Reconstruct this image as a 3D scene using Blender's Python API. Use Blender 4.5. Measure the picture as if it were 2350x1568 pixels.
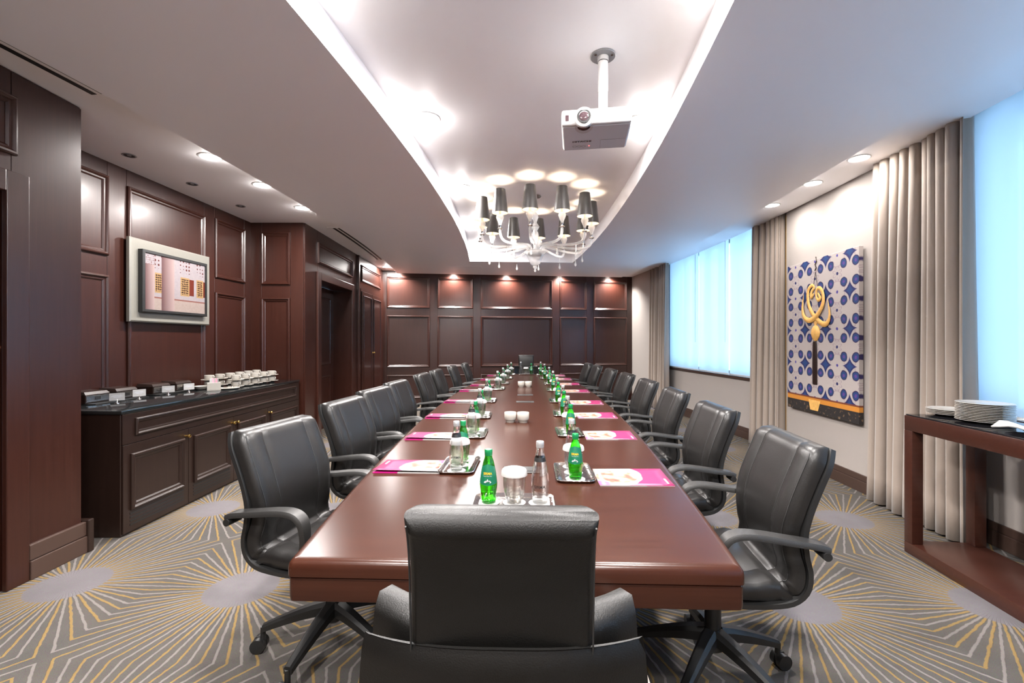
import bpy, bmesh, math, random
from mathutils import Matrix, Vector
random.seed(7)
SC = bpy.context.scene
for o in list(bpy.data.objects):
    bpy.data.objects.remove(o, do_unlink=True)
COL = SC.collection
PI = math.pi
R = math.radians

# ---------------------------------------------------------------- camera, sky, exposure
cam = bpy.data.objects.new('camera', bpy.data.cameras.new('camera'))
COL.objects.link(cam)
cam.location = (0, 0, 1.33)
cam.rotation_euler = (R(90), 0, 0)
cam.data.lens = 16.0
cam.data.sensor_width = 36.0
cam.data.clip_start = 0.05
SC.camera = cam

SC.view_settings.view_transform = 'Standard'
SC.view_settings.look = 'None'
SC.view_settings.gamma = 1.0
SC.view_settings.use_curve_mapping = False
SC.view_settings.exposure = 2.15
SC.cycles.adaptive_threshold = 0.08
SC.cycles.max_bounces = 7
SC.cycles.diffuse_bounces = 4
SC.cycles.glossy_bounces = 3
SC.cycles.transmission_bounces = 6
SC.cycles.transparent_max_bounces = 14
SC.cycles.caustics_reflective = False
SC.cycles.caustics_refractive = False
SC.cycles.sample_clamp_indirect = 6.0

SKY = (0.45, 0.695, 1.0)
SKY_STRENGTH = 1.5
world = bpy.data.worlds.new('sky')
SC.world = world
world.use_nodes = True
bg = world.node_tree.nodes['Background']
bg.inputs['Color'].default_value = (*SKY, 1)
bg.inputs['Strength'].default_value = SKY_STRENGTH

# lamp strengths (watts); all but the added ceiling fill lights sit in a fitting the room shows or continues
TRAY_W = 16.8        # downlights in the raised ceiling tray
STRIP_W = 10.0       # downlights in the perimeter strip
BACK_W = 62.0        # wall washers above the end wall
FILL = 0.05  # share of a downlight's watts given to its added ceiling fill light
BULB_W = 0.36         # chandelier candles
WARM = (1.0, 0.955, 0.925)

# ---------------------------------------------------------------- materials
def srgb(r, g, b):
    def c(v):
        v /= 255.0
        return v / 12.92 if v <= 0.04045 else ((v + 0.055) / 1.055) ** 2.4
    return (c(r), c(g), c(b), 1.0)

class NT:
    def __init__(s, name):
        s.m = bpy.data.materials.new(name)
        s.m.use_nodes = True
        s.t = s.m.node_tree
        s.b = s.t.nodes['Principled BSDF']
        s.out = s.t.nodes['Material Output']
    def n(s, typ, **kw):
        nd = s.t.nodes.new(typ)
        for k, v in kw.items():
            setattr(nd, k, v)
        return nd
    def l(s, a, b):
        s.t.links.new(a, b)
    def math(s, op, a, b=None, c=None):
        nd = s.n('ShaderNodeMath', operation=op)
        for i, v in enumerate((a, b, c)):
            if v is None: continue
            if isinstance(v, (int, float)): nd.inputs[i].default_value = v
            else: s.l(v, nd.inputs[i])
        return nd.outputs[0]
    def mix(s, fac, a, b):
        nd = s.n('ShaderNodeMix', data_type='RGBA')
        for sock, v in ((nd.inputs['Factor'], fac), (nd.inputs['A'], a), (nd.inputs['B'], b)):
            if isinstance(v, (int, float)): sock.default_value = v
            elif isinstance(v, tuple): sock.default_value = v
            else: s.l(v, sock)
        return nd.outputs['Result']
    def set(s, **kw):
        for k, v in kw.items():
            s.b.inputs[k.replace('_', ' ')].default_value = v
    def bump(s, h, strength, dist=0.01):
        nd = s.n('ShaderNodeBump')
        nd.inputs['Strength'].default_value = strength
        nd.inputs['Distance'].default_value = dist
        s.l(h, nd.inputs['Height'])
        s.l(nd.outputs[0], s.b.inputs['Normal'])

def plain(name, col, rough=0.5, metal=0.0, spec=0.5, noise=0.0, nscale=60.0, bump=0.0, coat=0.0, sheen=0.0):
    t = NT(name)
    t.set(Base_Color=col, Roughness=rough, Metallic=metal)
    t.b.inputs['Specular IOR Level'].default_value = spec
    t.b.inputs['Coat Weight'].default_value = coat
    t.b.inputs['Sheen Weight'].default_value = sheen
    tc = t.n('ShaderNodeTexCoord')
    nz = t.n('ShaderNodeTexNoise')
    nz.inputs['Scale'].default_value = nscale
    nz.inputs['Detail'].default_value = 3
    t.l(tc.outputs['Object'], nz.inputs['Vector'])
    if noise:
        dark = tuple(c * (1 - noise) for c in col[:3]) + (1,)
        lite = tuple(min(1, c * (1 + noise)) for c in col[:3]) + (1,)
        t.l(t.mix(nz.outputs['Fac'], dark, lite), t.b.inputs['Base Color'])
    if bump:
        t.bump(nz.outputs['Fac'], bump, 0.004)
    return t.m

def wood(name, c1, c2, rough=0.32, axis=2, scale=9.0, coat=0.15, spec=0.45):
    t = NT(name)
    tc = t.n('ShaderNodeTexCoord')
    mp = t.n('ShaderNodeMapping')
    sc = [scale * 6] * 3
    sc[axis] = scale * 0.25
    mp.inputs['Scale'].default_value = sc
    t.l(tc.outputs['Object'], mp.inputs['Vector'])
    nz = t.n('ShaderNodeTexNoise')
    nz.inputs['Scale'].default_value = 1.0
    nz.inputs['Detail'].default_value = 5
    nz.inputs['Roughness'].default_value = 0.62
    t.l(mp.outputs[0], nz.inputs['Vector'])
    n2 = t.n('ShaderNodeTexNoise')
    n2.inputs['Scale'].default_value = 1.3
    t.l(tc.outputs['Object'], n2.inputs['Vector'])
    f = t.math('ADD', t.math('MULTIPLY', nz.outputs['Fac'], 0.75), t.math('MULTIPLY', n2.outputs['Fac'], 0.25))
    f = t.math('MULTIPLY_ADD', f, 2.2, -0.6)
    f.node.use_clamp = True
    t.l(t.mix(f, c1, c2), t.b.inputs['Base Color'])
    t.set(Roughness=rough)
    t.b.inputs['Specular IOR Level'].default_value = spec
    t.b.inputs['Coat Weight'].default_value = coat
    t.b.inputs['Coat Roughness'].default_value = 0.18
    t.bump(nz.outputs['Fac'], 0.05, 0.002)
    return t.m

def emit(name, col, strength):
    t = NT(name)
    t.set(Base_Color=col, Emission_Color=col, Emission_Strength=strength)
    return t.m

def rim_gloss(t, k=0.75, base=0.05):
    """reflectance rising towards the silhouette, front faces only"""
    lw = t.n('ShaderNodeLayerWeight'); lw.inputs['Blend'].default_value = 0.5
    f = t.math('MULTIPLY_ADD', t.math('POWER', lw.outputs['Facing'], 4.0), k, base)
    g = t.n('ShaderNodeNewGeometry')
    return t.math('MULTIPLY', f, t.math('SUBTRACT', 1.0, g.outputs['Backfacing']))

def glass(name, col, mixref=0.5, rough=0.0, ior=1.45, gl=1.0):
    """thin-walled looking glass: part straight through, part refracted, with a fresnel gloss"""
    t = NT(name)
    t.t.nodes.remove(t.b)
    tr = t.n('ShaderNodeBsdfTransparent'); tr.inputs['Color'].default_value = col
    rf = t.n('ShaderNodeBsdfGlass'); rf.inputs['Color'].default_value = col
    rf.inputs['IOR'].default_value = ior; rf.inputs['Roughness'].default_value = rough
    gs = t.n('ShaderNodeBsdfGlossy'); gs.inputs['Roughness'].default_value = 0.03
    gs.inputs['Color'].default_value = (gl, gl, gl, 1)
    m1 = t.n('ShaderNodeMixShader'); m1.inputs[0].default_value = mixref
    t.l(tr.outputs[0], m1.inputs[1]); t.l(rf.outputs[0], m1.inputs[2])
    m2 = t.n('ShaderNodeMixShader')
    t.l(rim_gloss(t), m2.inputs[0]); t.l(m1.outputs[0], m2.inputs[1]); t.l(gs.outputs[0], m2.inputs[2])
    t.l(m2.outputs[0], t.out.inputs['Surface'])
    return t.m

M = {}
M['wood'] = wood('mahogany panelling', (0.023, 0.0058, 0.0033, 1), (0.038, 0.0110, 0.0067, 1), 0.34)
M['wood_h'] = wood('mahogany boards', (0.023, 0.0058, 0.0033, 1), (0.038, 0.0110, 0.0067, 1), 0.32, axis=0)
M['table'] = wood('mahogany table veneer', (0.025, 0.0070, 0.0036, 1), (0.041, 0.0130, 0.0070, 1), 0.25, axis=0, scale=7, coat=0.0, spec=0.25)
M['cabinet'] = wood('dark cabinet wood', (0.013, 0.0064, 0.0048, 1), (0.022, 0.011, 0.0082, 1), 0.34)
M['console'] = wood('red brown console wood', (0.030, 0.0085, 0.0052, 1), (0.048, 0.015, 0.0088, 1), 0.33, axis=1)
M['ceiling'] = plain('satin white ceiling paint', (0.92, 0.91, 0.92, 1), 0.5, spec=0.6, noise=0.01, nscale=3)
M['wallpaper'] = plain('pale woven wallpaper', (0.36, 0.325, 0.30, 1), 0.8, noise=0.05, nscale=180, bump=0.08)
M['white'] = plain('white paint', (0.55, 0.54, 0.53, 1), 0.45)
M['black_trim'] = plain('black grille metal', (0.012, 0.012, 0.012, 1), 0.5)
M['brown_trim'] = plain('dark brown painted trim', (0.055, 0.032, 0.025, 1), 0.35)
M['curtain'] = plain('taupe curtain cloth', (0.30, 0.245, 0.205, 1), 0.85, noise=0.06, nscale=300, bump=0.05, sheen=0.3)
M['leather'] = plain('black leather', (0.0105, 0.0098, 0.0095, 1), 0.36, spec=0.38, noise=0.1, nscale=260, bump=0.10)
M['leather_g'] = plain('grained black leather', (0.004, 0.0037, 0.0033, 1), 0.42, spec=0.30, noise=0.1, nscale=420, bump=0.16)
M['plastic'] = plain('black moulded plastic', (0.011, 0.011, 0.011, 1), 0.42, noise=0.05, nscale=400, bump=0.05)
M['arm_pad'] = plain('dark grey textured plastic', (0.014, 0.0135, 0.013, 1), 0.45, noise=0.15, nscale=500, bump=0.2)
M['taupe'] = plain('taupe leather', (0.30, 0.25, 0.22, 1), 0.5, noise=0.05, nscale=200, bump=0.1)  # bright reflection on the head chair armrests put into the leather colour
M['china'] = plain('white china', (0.42, 0.395, 0.355, 1), 0.16, spec=0.5)
M['paper'] = plain('white paper', (0.40, 0.39, 0.38, 1), 0.7)
M['chrome'] = plain('polished steel', (0.66, 0.645, 0.63, 1), 0.10, metal=1.0, noise=0.06, nscale=90, bump=0.25)
M['brass'] = plain('polished brass', (0.72, 0.46, 0.14, 1), 0.18, metal=1.0)
M['gold'] = plain('gilded ornament', (0.74, 0.42, 0.12, 1), 0.45, metal=0.0, noise=0.3, nscale=40)
M['silver_frame'] = plain('brushed silver leaf frame', (0.24, 0.23, 0.20, 1), 0.42, metal=0.35, noise=0.08, nscale=120)
M['granite'] = plain('black polished granite', (0.012, 0.014, 0.015, 1), 0.06, spec=0.8, noise=0.6, nscale=300)
M['black_glass'] = plain('black glass top', (0.010, 0.010, 0.012, 1), 0.03, spec=0.8)
M['shade'] = plain('black satin lamp shade', (0.030, 0.027, 0.025, 1), 0.38, sheen=0.2)
M['shade_in'] = plain('white lamp shade lining', (0.75, 0.70, 0.64, 1), 0.7)
M['grey_plate'] = plain('grey cast metal', (0.30, 0.30, 0.31, 1), 0.4, metal=0.4)
M['proj_white'] = plain('white projector shell', (0.50, 0.49, 0.485, 1), 0.35)
M['proj_grey'] = plain('silver grey projector lid', (0.62, 0.65, 0.68, 1), 0.35, spec=0.5)
M['lens'] = plain('dark lens glass', (0.05, 0.03, 0.035, 1), 0.04, spec=0.9)
M['ink'] = plain('black print', (0.01, 0.01, 0.01, 1), 0.5)
M['green_cap'] = plain('green metal cap', (0.01, 0.22, 0.07, 1), 0.3, metal=0.3)
M['silver_cap'] = plain('silver cap', (0.42, 0.42, 0.42, 1), 0.35, metal=0.4)
M['green_label'] = plain('dark green label', (0.004, 0.115, 0.055, 1), 0.4)
M['yellow_ink'] = plain('yellow print', (0.55, 0.34, 0.01, 1), 0.5)
M['white_ink'] = plain('white print', (0.5, 0.5, 0.5, 1), 0.5)
M['lamp'] = emit('lit lamp lens', (1.0, 0.93, 0.85, 1), 14.0)
M['bulb'] = emit('lit candle bulb', (1.0, 0.82, 0.6, 1), 6.0)
M['led'] = emit('red indicator', (1.0, 0.06, 0.05, 1), 2.0)
M['bottle_green'] = glass('green bottle glass', (0.18, 0.76, 0.09, 1), 0.50, ior=1.33)
M['bottle_clear'] = glass('clear bottle glass', (0.94, 0.955, 0.95, 1), 0.50, ior=1.33)
M['tumbler'] = glass('clear tumbler glass', (0.93, 0.93, 0.91, 1), 0.40, ior=1.35)
def milky_glass(name):
    t = NT(name)
    t.t.nodes.remove(t.b)
    tr = t.n('ShaderNodeBsdfTransparent'); tr.inputs['Color'].default_value = (0.97, 0.96, 0.95, 1)
    df = t.n('ShaderNodeBsdfTranslucent'); df.inputs['Color'].default_value = (0.9, 0.9, 0.9, 1)
    gs = t.n('ShaderNodeBsdfGlossy'); gs.inputs['Roughness'].default_value = 0.06
    m1 = t.n('ShaderNodeMixShader'); m1.inputs[0].default_value = 0.34
    t.l(tr.outputs[0], m1.inputs[1]); t.l(df.outputs[0], m1.inputs[2])
    m2 = t.n('ShaderNodeMixShader')
    t.l(rim_gloss(t, 0.45, 0.08), m2.inputs[0]); t.l(m1.outputs[0], m2.inputs[1]); t.l(gs.outputs[0], m2.inputs[2])
    t.l(m2.outputs[0], t.out.inputs['Surface'])
    return t.m
M['crystal'] = milky_glass('chandelier glass')
M['pane'] = glass('window glass', (0.93, 0.97, 1.0, 1), 0.0)
M['alu'] = plain('pale aluminium window frame', (0.55, 0.58, 0.60, 1), 0.4, metal=0.2)
M['haze_building'] = plain('pale distant render', (0.55, 0.60, 0.62, 1), 0.9, noise=0.1, nscale=0.4)
M['sugar_pink'] = plain('pink sachet paper', (0.75, 0.30, 0.38, 1), 0.6, noise=0.3, nscale=120)
M['napkin'] = plain('white linen napkin', (0.48, 0.48, 0.48, 1), 0.85, noise=0.05, nscale=200, bump=0.1)

def blind_material():
    t = NT('translucent roller blind')
    t.t.nodes.remove(t.b)
    tl = t.n('ShaderNodeBsdfTranslucent'); tl.inputs['Color'].default_value = (0.80, 0.84, 0.86, 1)
    df = t.n('ShaderNodeBsdfDiffuse'); df.inputs['Color'].default_value = (0.55, 0.58, 0.60, 1)
    tr = t.n('ShaderNodeBsdfTransparent'); tr.inputs['Color'].default_value = (0.9, 0.97, 1, 1)
    m1 = t.n('ShaderNodeMixShader'); m1.inputs[0].default_value = 0.25
    t.l(tl.outputs[0], m1.inputs[1]); t.l(df.outputs[0], m1.inputs[2])
    m2 = t.n('ShaderNodeMixShader'); m2.inputs[0].default_value = 0.22
    t.l(m1.outputs[0], m2.inputs[1]); t.l(tr.outputs[0], m2.inputs[2])
    t.l(m2.outputs[0], t.out.inputs['Surface'])
    return t.m
M['blind'] = blind_material()

def carpet_material():
    """grey-brown carpet: pale discs on a lattice, white and yellow rays folded at the cell borders"""
    t = NT('starburst carpet')
    tc = t.n('ShaderNodeTexCoord')
    nz0 = t.n('ShaderNodeTexNoise'); nz0.inputs['Scale'].default_value = 26; nz0.inputs['Detail'].default_value = 2
    t.l(tc.outputs['Object'], nz0.inputs['Vector'])
    wob = t.n('ShaderNodeVectorMath', operation='MULTIPLY_ADD')
    t.l(nz0.outputs['Color'], wob.inputs[0]); wob.inputs[1].default_value = (0.012, 0.012, 0)
    t.l(tc.outputs['Object'], wob.inputs[2])
    mp = t.n('ShaderNodeMapping', vector_type='TEXTURE')
    mp.inputs['Location'].default_value = (-1.45, 2.46, 0)
    mp.inputs['Rotation'].default_value = (0, 0, R(-2.6))
    mp.inputs['Scale'].default_value = (1, 1, 1)
    t.l(wob.outputs[0], mp.inputs['Vector'])
    sp = t.n('ShaderNodeSeparateXYZ'); t.l(mp.outputs[0], sp.inputs[0])
    AX, AY = 0.973, 1.13
    lx = t.math('MULTIPLY', t.math('SUBTRACT', t.math('FRACT', t.math('ADD', t.math('DIVIDE', sp.outputs[0], AX), 0.5)), 0.5), AX)
    ly = t.math('MULTIPLY', t.math('SUBTRACT', t.math('FRACT', t.math('ADD', t.math('DIVIDE', sp.outputs[1], AY), 0.5)), 0.5), AY)
    r = t.math('SQRT', t.math('ADD', t.math('MULTIPLY', lx, lx), t.math('MULTIPLY', ly, ly)))
    ang = t.math('ARCTAN2', t.math('ABSOLUTE', ly), t.math('ABSOLUTE', lx))
    NL = 76.0
    tt = t.math('ADD', t.math('MULTIPLY', ang, NL / (2 * PI)), 0.5)
    fr = t.math('ABSOLUTE', t.math('SUBTRACT', t.math('FRACT', tt), 0.5))
    dist = t.math('MULTIPLY', t.math('MULTIPLY', fr, 2 * PI / NL), r)
    line = t.n('ShaderNodeMapRange', interpolation_type='SMOOTHSTEP')
    line.inputs['From Min'].default_value = 0.0075; line.inputs['From Max'].default_value = 0.0035
    t.l(dist, line.inputs['Value'])
    odd = t.math('GREATER_THAN', t.math('MODULO', t.math('FLOOR', tt), 2.0), 0.5)
    disc = t.n('ShaderNodeMapRange', interpolation_type='SMOOTHSTEP')
    disc.inputs['From Min'].default_value = 0.186; disc.inputs['From Max'].default_value = 0.178
    t.l(r, disc.inputs['Value'])
    nz = t.n('ShaderNodeTexNoise'); nz.inputs['Scale'].default_value = 2.6; nz.inputs['Detail'].default_value = 6
    nz.inputs['Roughness'].default_value = 0.65
    t.l(tc.outputs['Object'], nz.inputs['Vector'])
    pile = t.n('ShaderNodeTexNoise'); pile.inputs['Scale'].default_value = 420
    t.l(tc.outputs['Object'], pile.inputs['Vector'])
    fac = t.math('MULTIPLY_ADD', nz.outputs['Fac'], 2.4, -0.7); fac.node.use_clamp = True
    ground = t.mix(fac, srgb(36, 31, 26), srgb(56, 48, 39))
    rays = t.mix(odd, srgb(98, 91, 87), srgb(110, 83, 12))
    c = t.mix(line.outputs[0], ground, rays)
    dc = t.mix(fac, srgb(75, 70, 73), srgb(91, 85, 89))
    c = t.mix(disc.outputs[0], c, dc)
    c = t.mix(0.10, c, pile.outputs['Color'])
    t.l(c, t.b.inputs['Base Color'])
    t.set(Roughness=0.95)
    t.b.inputs['Specular IOR Level'].default_value = 0.1
    h = t.math('ADD', t.math('MULTIPLY', line.outputs[0], 0.6), t.math('MULTIPLY', pile.outputs['Fac'], 0.6))
    t.bump(h, 0.5, 0.006)
    return t.m
M['carpet'] = carpet_material()

def tile_print():
    """printed canvas: blue and white glazed tile pattern. Local x across, z up, in metres"""
    t = NT('blue tile print')
    tc = t.n('ShaderNodeTexCoord')
    nz0 = t.n('ShaderNodeTexNoise'); nz0.inputs['Scale'].default_value = 14
    t.l(tc.outputs['Object'], nz0.inputs['Vector'])
    wob = t.n('ShaderNodeVectorMath', operation='MULTIPLY_ADD')
    t.l(nz0.outputs['Color'], wob.inputs[0]); wob.inputs[1].default_value = (0.02, 0.0, 0.02)
    t.l(tc.outputs['Object'], wob.inputs[2])
    sp = t.n('ShaderNodeSeparateXYZ'); t.l(wob.outputs[0], sp.inputs[0])
    def cell(a, off, s):
        return t.math('MULTIPLY', t.math('SUBTRACT', t.math('FRACT', t.math('ADD', t.math('DIVIDE', a, s), off)), 0.5), s)
    S = 0.345
    def dist(ox, oz):
        x = cell(sp.outputs[0], ox, S); z = cell(sp.outputs[2], oz, S)
        return t.math('SQRT', t.math('ADD', t.math('MULTIPLY', x, x), t.math('MULTIPLY', z, z))), x, z
    def step(v, a, b):
        nd = t.n('ShaderNodeMapRange', interpolation_type='SMOOTHSTEP')
        nd.inputs['From Min'].default_value = b; nd.inputs['From Max'].default_value = a
        t.l(v, nd.inputs['Value']); return nd.outputs[0]
    white = srgb(171, 162, 158); blue = srgb(27, 30, 86); lblue = srgb(23, 59, 108); dark = srgb(36, 27, 75)
    c = white
    # vine lines
    v1, x1, z1 = dist(0.0, 0.0)
    ring = t.math('ABSOLUTE', t.math('SUBTRACT', v1, 0.105))
    c = t.mix(t.math('MULTIPLY', step(ring, 0.002, 0.007), 0.55), c, srgb(135, 112, 126))
    # four round blossoms per repeat
    for ox, oz in ((0.27, 0.25), (0.73, 0.25), (0.27, 0.75), (0.73, 0.75)):
        d, x, z = dist(ox, oz)
        c = t.mix(step(d, 0.043, 0.050), c, dark)
        c = t.mix(step(d, 0.032, 0.038), c, lblue)
        c = t.mix(step(d, 0.014, 0.018), c, srgb(86, 54, 126))
    # four-pointed star: |x|^.6+|z|^.6
    d, x, z = dist(0.5, 0.0)
    q = t.math('ADD', t.math('POWER', t.math('ABSOLUTE', x), 0.62), t.math('POWER', t.math('ABSOLUTE', z), 0.62))
    c = t.mix(step(q, 0.235, 0.250), c, blue)
    c = t.mix(step(q, 0.165, 0.180), c, lblue)
    # eight-petal flower outline and heart
    d, x, z = dist(0.0, 0.5)
    a = t.math('ARCTAN2', z, x)
    pet = t.math('ABSOLUTE', t.math('SUBTRACT', d, t.math('MULTIPLY_ADD', t.math('ABSOLUTE', t.math('SINE', t.math('MULTIPLY', a, 4.0))), 0.035, 0.03)))
    c = t.mix(t.math('MULTIPLY', step(pet, 0.003, 0.007), 0.5), c, srgb(117, 90, 117))
    c = t.mix(step(d, 0.014, 0.018), c, blue)
    d, x, z = dist(0.0, 0.0)
    c = t.mix(step(d, 0.012, 0.016), c, srgb(63, 54, 135))
    # gilt band and black frieze along the bottom
    z0 = t.n('ShaderNodeSeparateXYZ'); t.l(tc.outputs['Object'], z0.inputs[0])
    zz = z0.outputs[2]
    c = t.mix(step(zz, 0.165, 0.172), c, srgb(108, 54, 36))
    c = t.mix(step(zz, 0.150, 0.155), c, srgb(192, 126, 45))
    c = t.mix(step(zz, 0.105, 0.110), c, srgb(34, 30, 30))
    nzf = t.n('ShaderNodeTexNoise'); nzf.inputs['Scale'].default_value = 26
    t.l(tc.outputs['Object'], nzf.inputs['Vector'])
    scr = t.math('MULTIPLY', t.math('GREATER_THAN', nzf.outputs['Fac'], 0.60), t.math('LESS_THAN', zz, 0.09))
    c = t.mix(t.math('MULTIPLY', scr, 0.5), c, srgb(135, 108, 81))
    t.l(c, t.b.inputs['Base Color'])
    t.set(Roughness=0.6)
    return t.m
M['tile_print'] = tile_print()

def brochure_print(name):
    """A4 cover: magenta, white swoosh and a round photograph. Local x across (0..0.297), y (0..0.21)"""
    t = NT(name)
    tc = t.n('ShaderNodeTexCoord')
    nz = t.n('ShaderNodeTexNoise'); nz.inputs['Scale'].default_value = 17; nz.inputs['Detail'].default_value = 4
    t.l(tc.outputs['Object'], nz.inputs['Vector'])
    sp = t.n('ShaderNodeSeparateXYZ'); t.l(tc.outputs['Object'], sp.inputs[0])
    def circ(cx, cy, kx=1.0):
        x = t.math('MULTIPLY', t.math('SUBTRACT', sp.outputs[0], cx), kx); y = t.math('SUBTRACT', sp.outputs[1], cy)
        return t.math('SQRT', t.math('ADD', t.math('MULTIPLY', x, x), t.math('MULTIPLY', y, y)))
    c = srgb(133, 35, 80)
    d = circ(0.235, 0.085)
    wav = t.math('ADD', d, t.math('MULTIPLY', nz.outputs['Fac'], 0.03))
    c = t.mix(t.math('LESS_THAN', wav, 0.148), c, srgb(147, 139, 137))
    photo = t.n('ShaderNodeValToRGB')
    cr = photo.color_ramp
    cr.interpolation = 'LINEAR'
    cols = [(0.30, (92, 66, 60)), (0.42, (150, 95, 80)), (0.50, (214, 150, 120)), (0.58, (196, 140, 160)), (0.70, (236, 226, 226))]
    cr.elements[0].position = cols[0][0]; cr.elements[0].color = srgb(*cols[0][1])
    cr.elements[1].position = cols[-1][0]; cr.elements[1].color = srgb(*cols[-1][1])
    for p, q in cols[1:-1]:
        e = cr.elements.new(p); e.color = srgb(*q)
    t.l(nz.outputs['Fac'], photo.inputs[0])
    d2 = circ(0.212, 0.105, 0.85)
    c = t.mix(t.math('LESS_THAN', d2, 0.074), c, photo.outputs[0])
    d3 = circ(0.292, 0.195)
    c = t.mix(t.math('LESS_THAN', d3, 0.040), c, srgb(180, 79, 123))
    bar = t.math('MULTIPLY', t.math('COMPARE', sp.outputs[0], 0.018, 0.004), t.math('COMPARE', sp.outputs[1], 0.155, 0.03))
    c = t.mix(bar, c, srgb(215, 198, 206))
    t.l(c, t.b.inputs['Base Color'])
    t.set(Roughness=0.35)
    return t.m
M['brochure'] = brochure_print('brochure cover print')
M['magenta'] = plain('magenta paper', srgb(190, 20, 120), 0.45)

def photo_print():
    """framed photograph: pink stone columns before a tiled facade. Local x 0..W from left, z 0..H"""
    t = NT('palace courtyard print')
    tc = t.n('ShaderNodeTexCoord')
    sp = t.n('ShaderNodeSeparateXYZ'); t.l(tc.outputs['Object'], sp.inputs[0])
    X, Z = sp.outputs[0], sp.outputs[2]      # metres, 0..0.80 and 0..0.50
    nz = t.n('ShaderNodeTexNoise'); nz.inputs['Scale'].default_value = 60
    t.l(tc.outputs['Object'], nz.inputs['Vector'])
    def rect(x0, x1, z0, z1):
        a = t.math('MULTIPLY', t.math('GREATER_THAN', X, x0), t.math('LESS_THAN', X, x1))
        b = t.math('MULTIPLY', t.math('GREATER_THAN', Z, z0), t.math('LESS_THAN', Z, z1))
        return t.math('MULTIPLY', a, b)
    def cells(s, thr):
        vo = t.n('ShaderNodeTexVoronoi'); vo.inputs['Scale'].default_value = s; vo.inputs['Randomness'].default_value = 0.15
        t.l(tc.outputs['Object'], vo.inputs['Vector'])
        return t.math('LESS_THAN', vo.outputs['Distance'], thr)
    c = t.mix(nz.outputs['Fac'], srgb(116, 111, 116), srgb(134, 125, 125))
    c = t.mix(t.math('MULTIPLY', cells(75, 0.28), 0.35), c, srgb(88, 88, 118))
    c = t.mix(rect(-1, 2, -1, 0.105), c, t.mix(nz.outputs['Fac'], srgb(122, 108, 102), srgb(136, 124, 118)))
    c = t.mix(rect(-1, 2, 0.105, 0.118), c, srgb(103, 69, 62))
    hx = cells(27, 0.36)
    for x0, x1 in ((0.10, 0.20), (0.40, 0.55), (0.61, 0.74)):
        c = t.mix(t.math('MULTIPLY', rect(x0, x1, 0.375, 0.52), hx), c, srgb(74, 38, 35))
    for x0, x1, sx in ((0.41, 0.525, 0.585), (0.62, 0.715, 0.775), (0.11, 0.20, 0.2)):
        c = t.mix(rect(x0, sx, 0.165, 0.325), c, srgb(81, 34, 26))
        c = t.mix(rect(x0, x1, 0.155, 0.335), c, srgb(130, 106, 74))
        c = t.mix(t.math('MULTIPLY', rect(x0 + 0.01, x1 - 0.01, 0.17, 0.32), cells(48, 0.40)), c, srgb(45, 28, 22))
    def column(x0, x1, z1):
        nonlocal c
        g = t.math('DIVIDE', t.math('SUBTRACT', X, x0), x1 - x0)
        col = t.mix(g, srgb(76, 53, 54), srgb(136, 118, 116))
        c = t.mix(rect(x0, x1, -1, z1), c, col)
    column(0.005, 0.105, 0.40)
    c = t.mix(t.math('MULTIPLY', rect(0.0, 0.12, 0.40, 0.52), cells(55, 0.45)), c, srgb(93, 68, 66))
    column(0.185, 0.335, 1.0)
    t.l(c, t.b.inputs['Base Color'])
    t.set(Roughness=0.25)
    return t.m
M['photo'] = photo_print()

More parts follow.
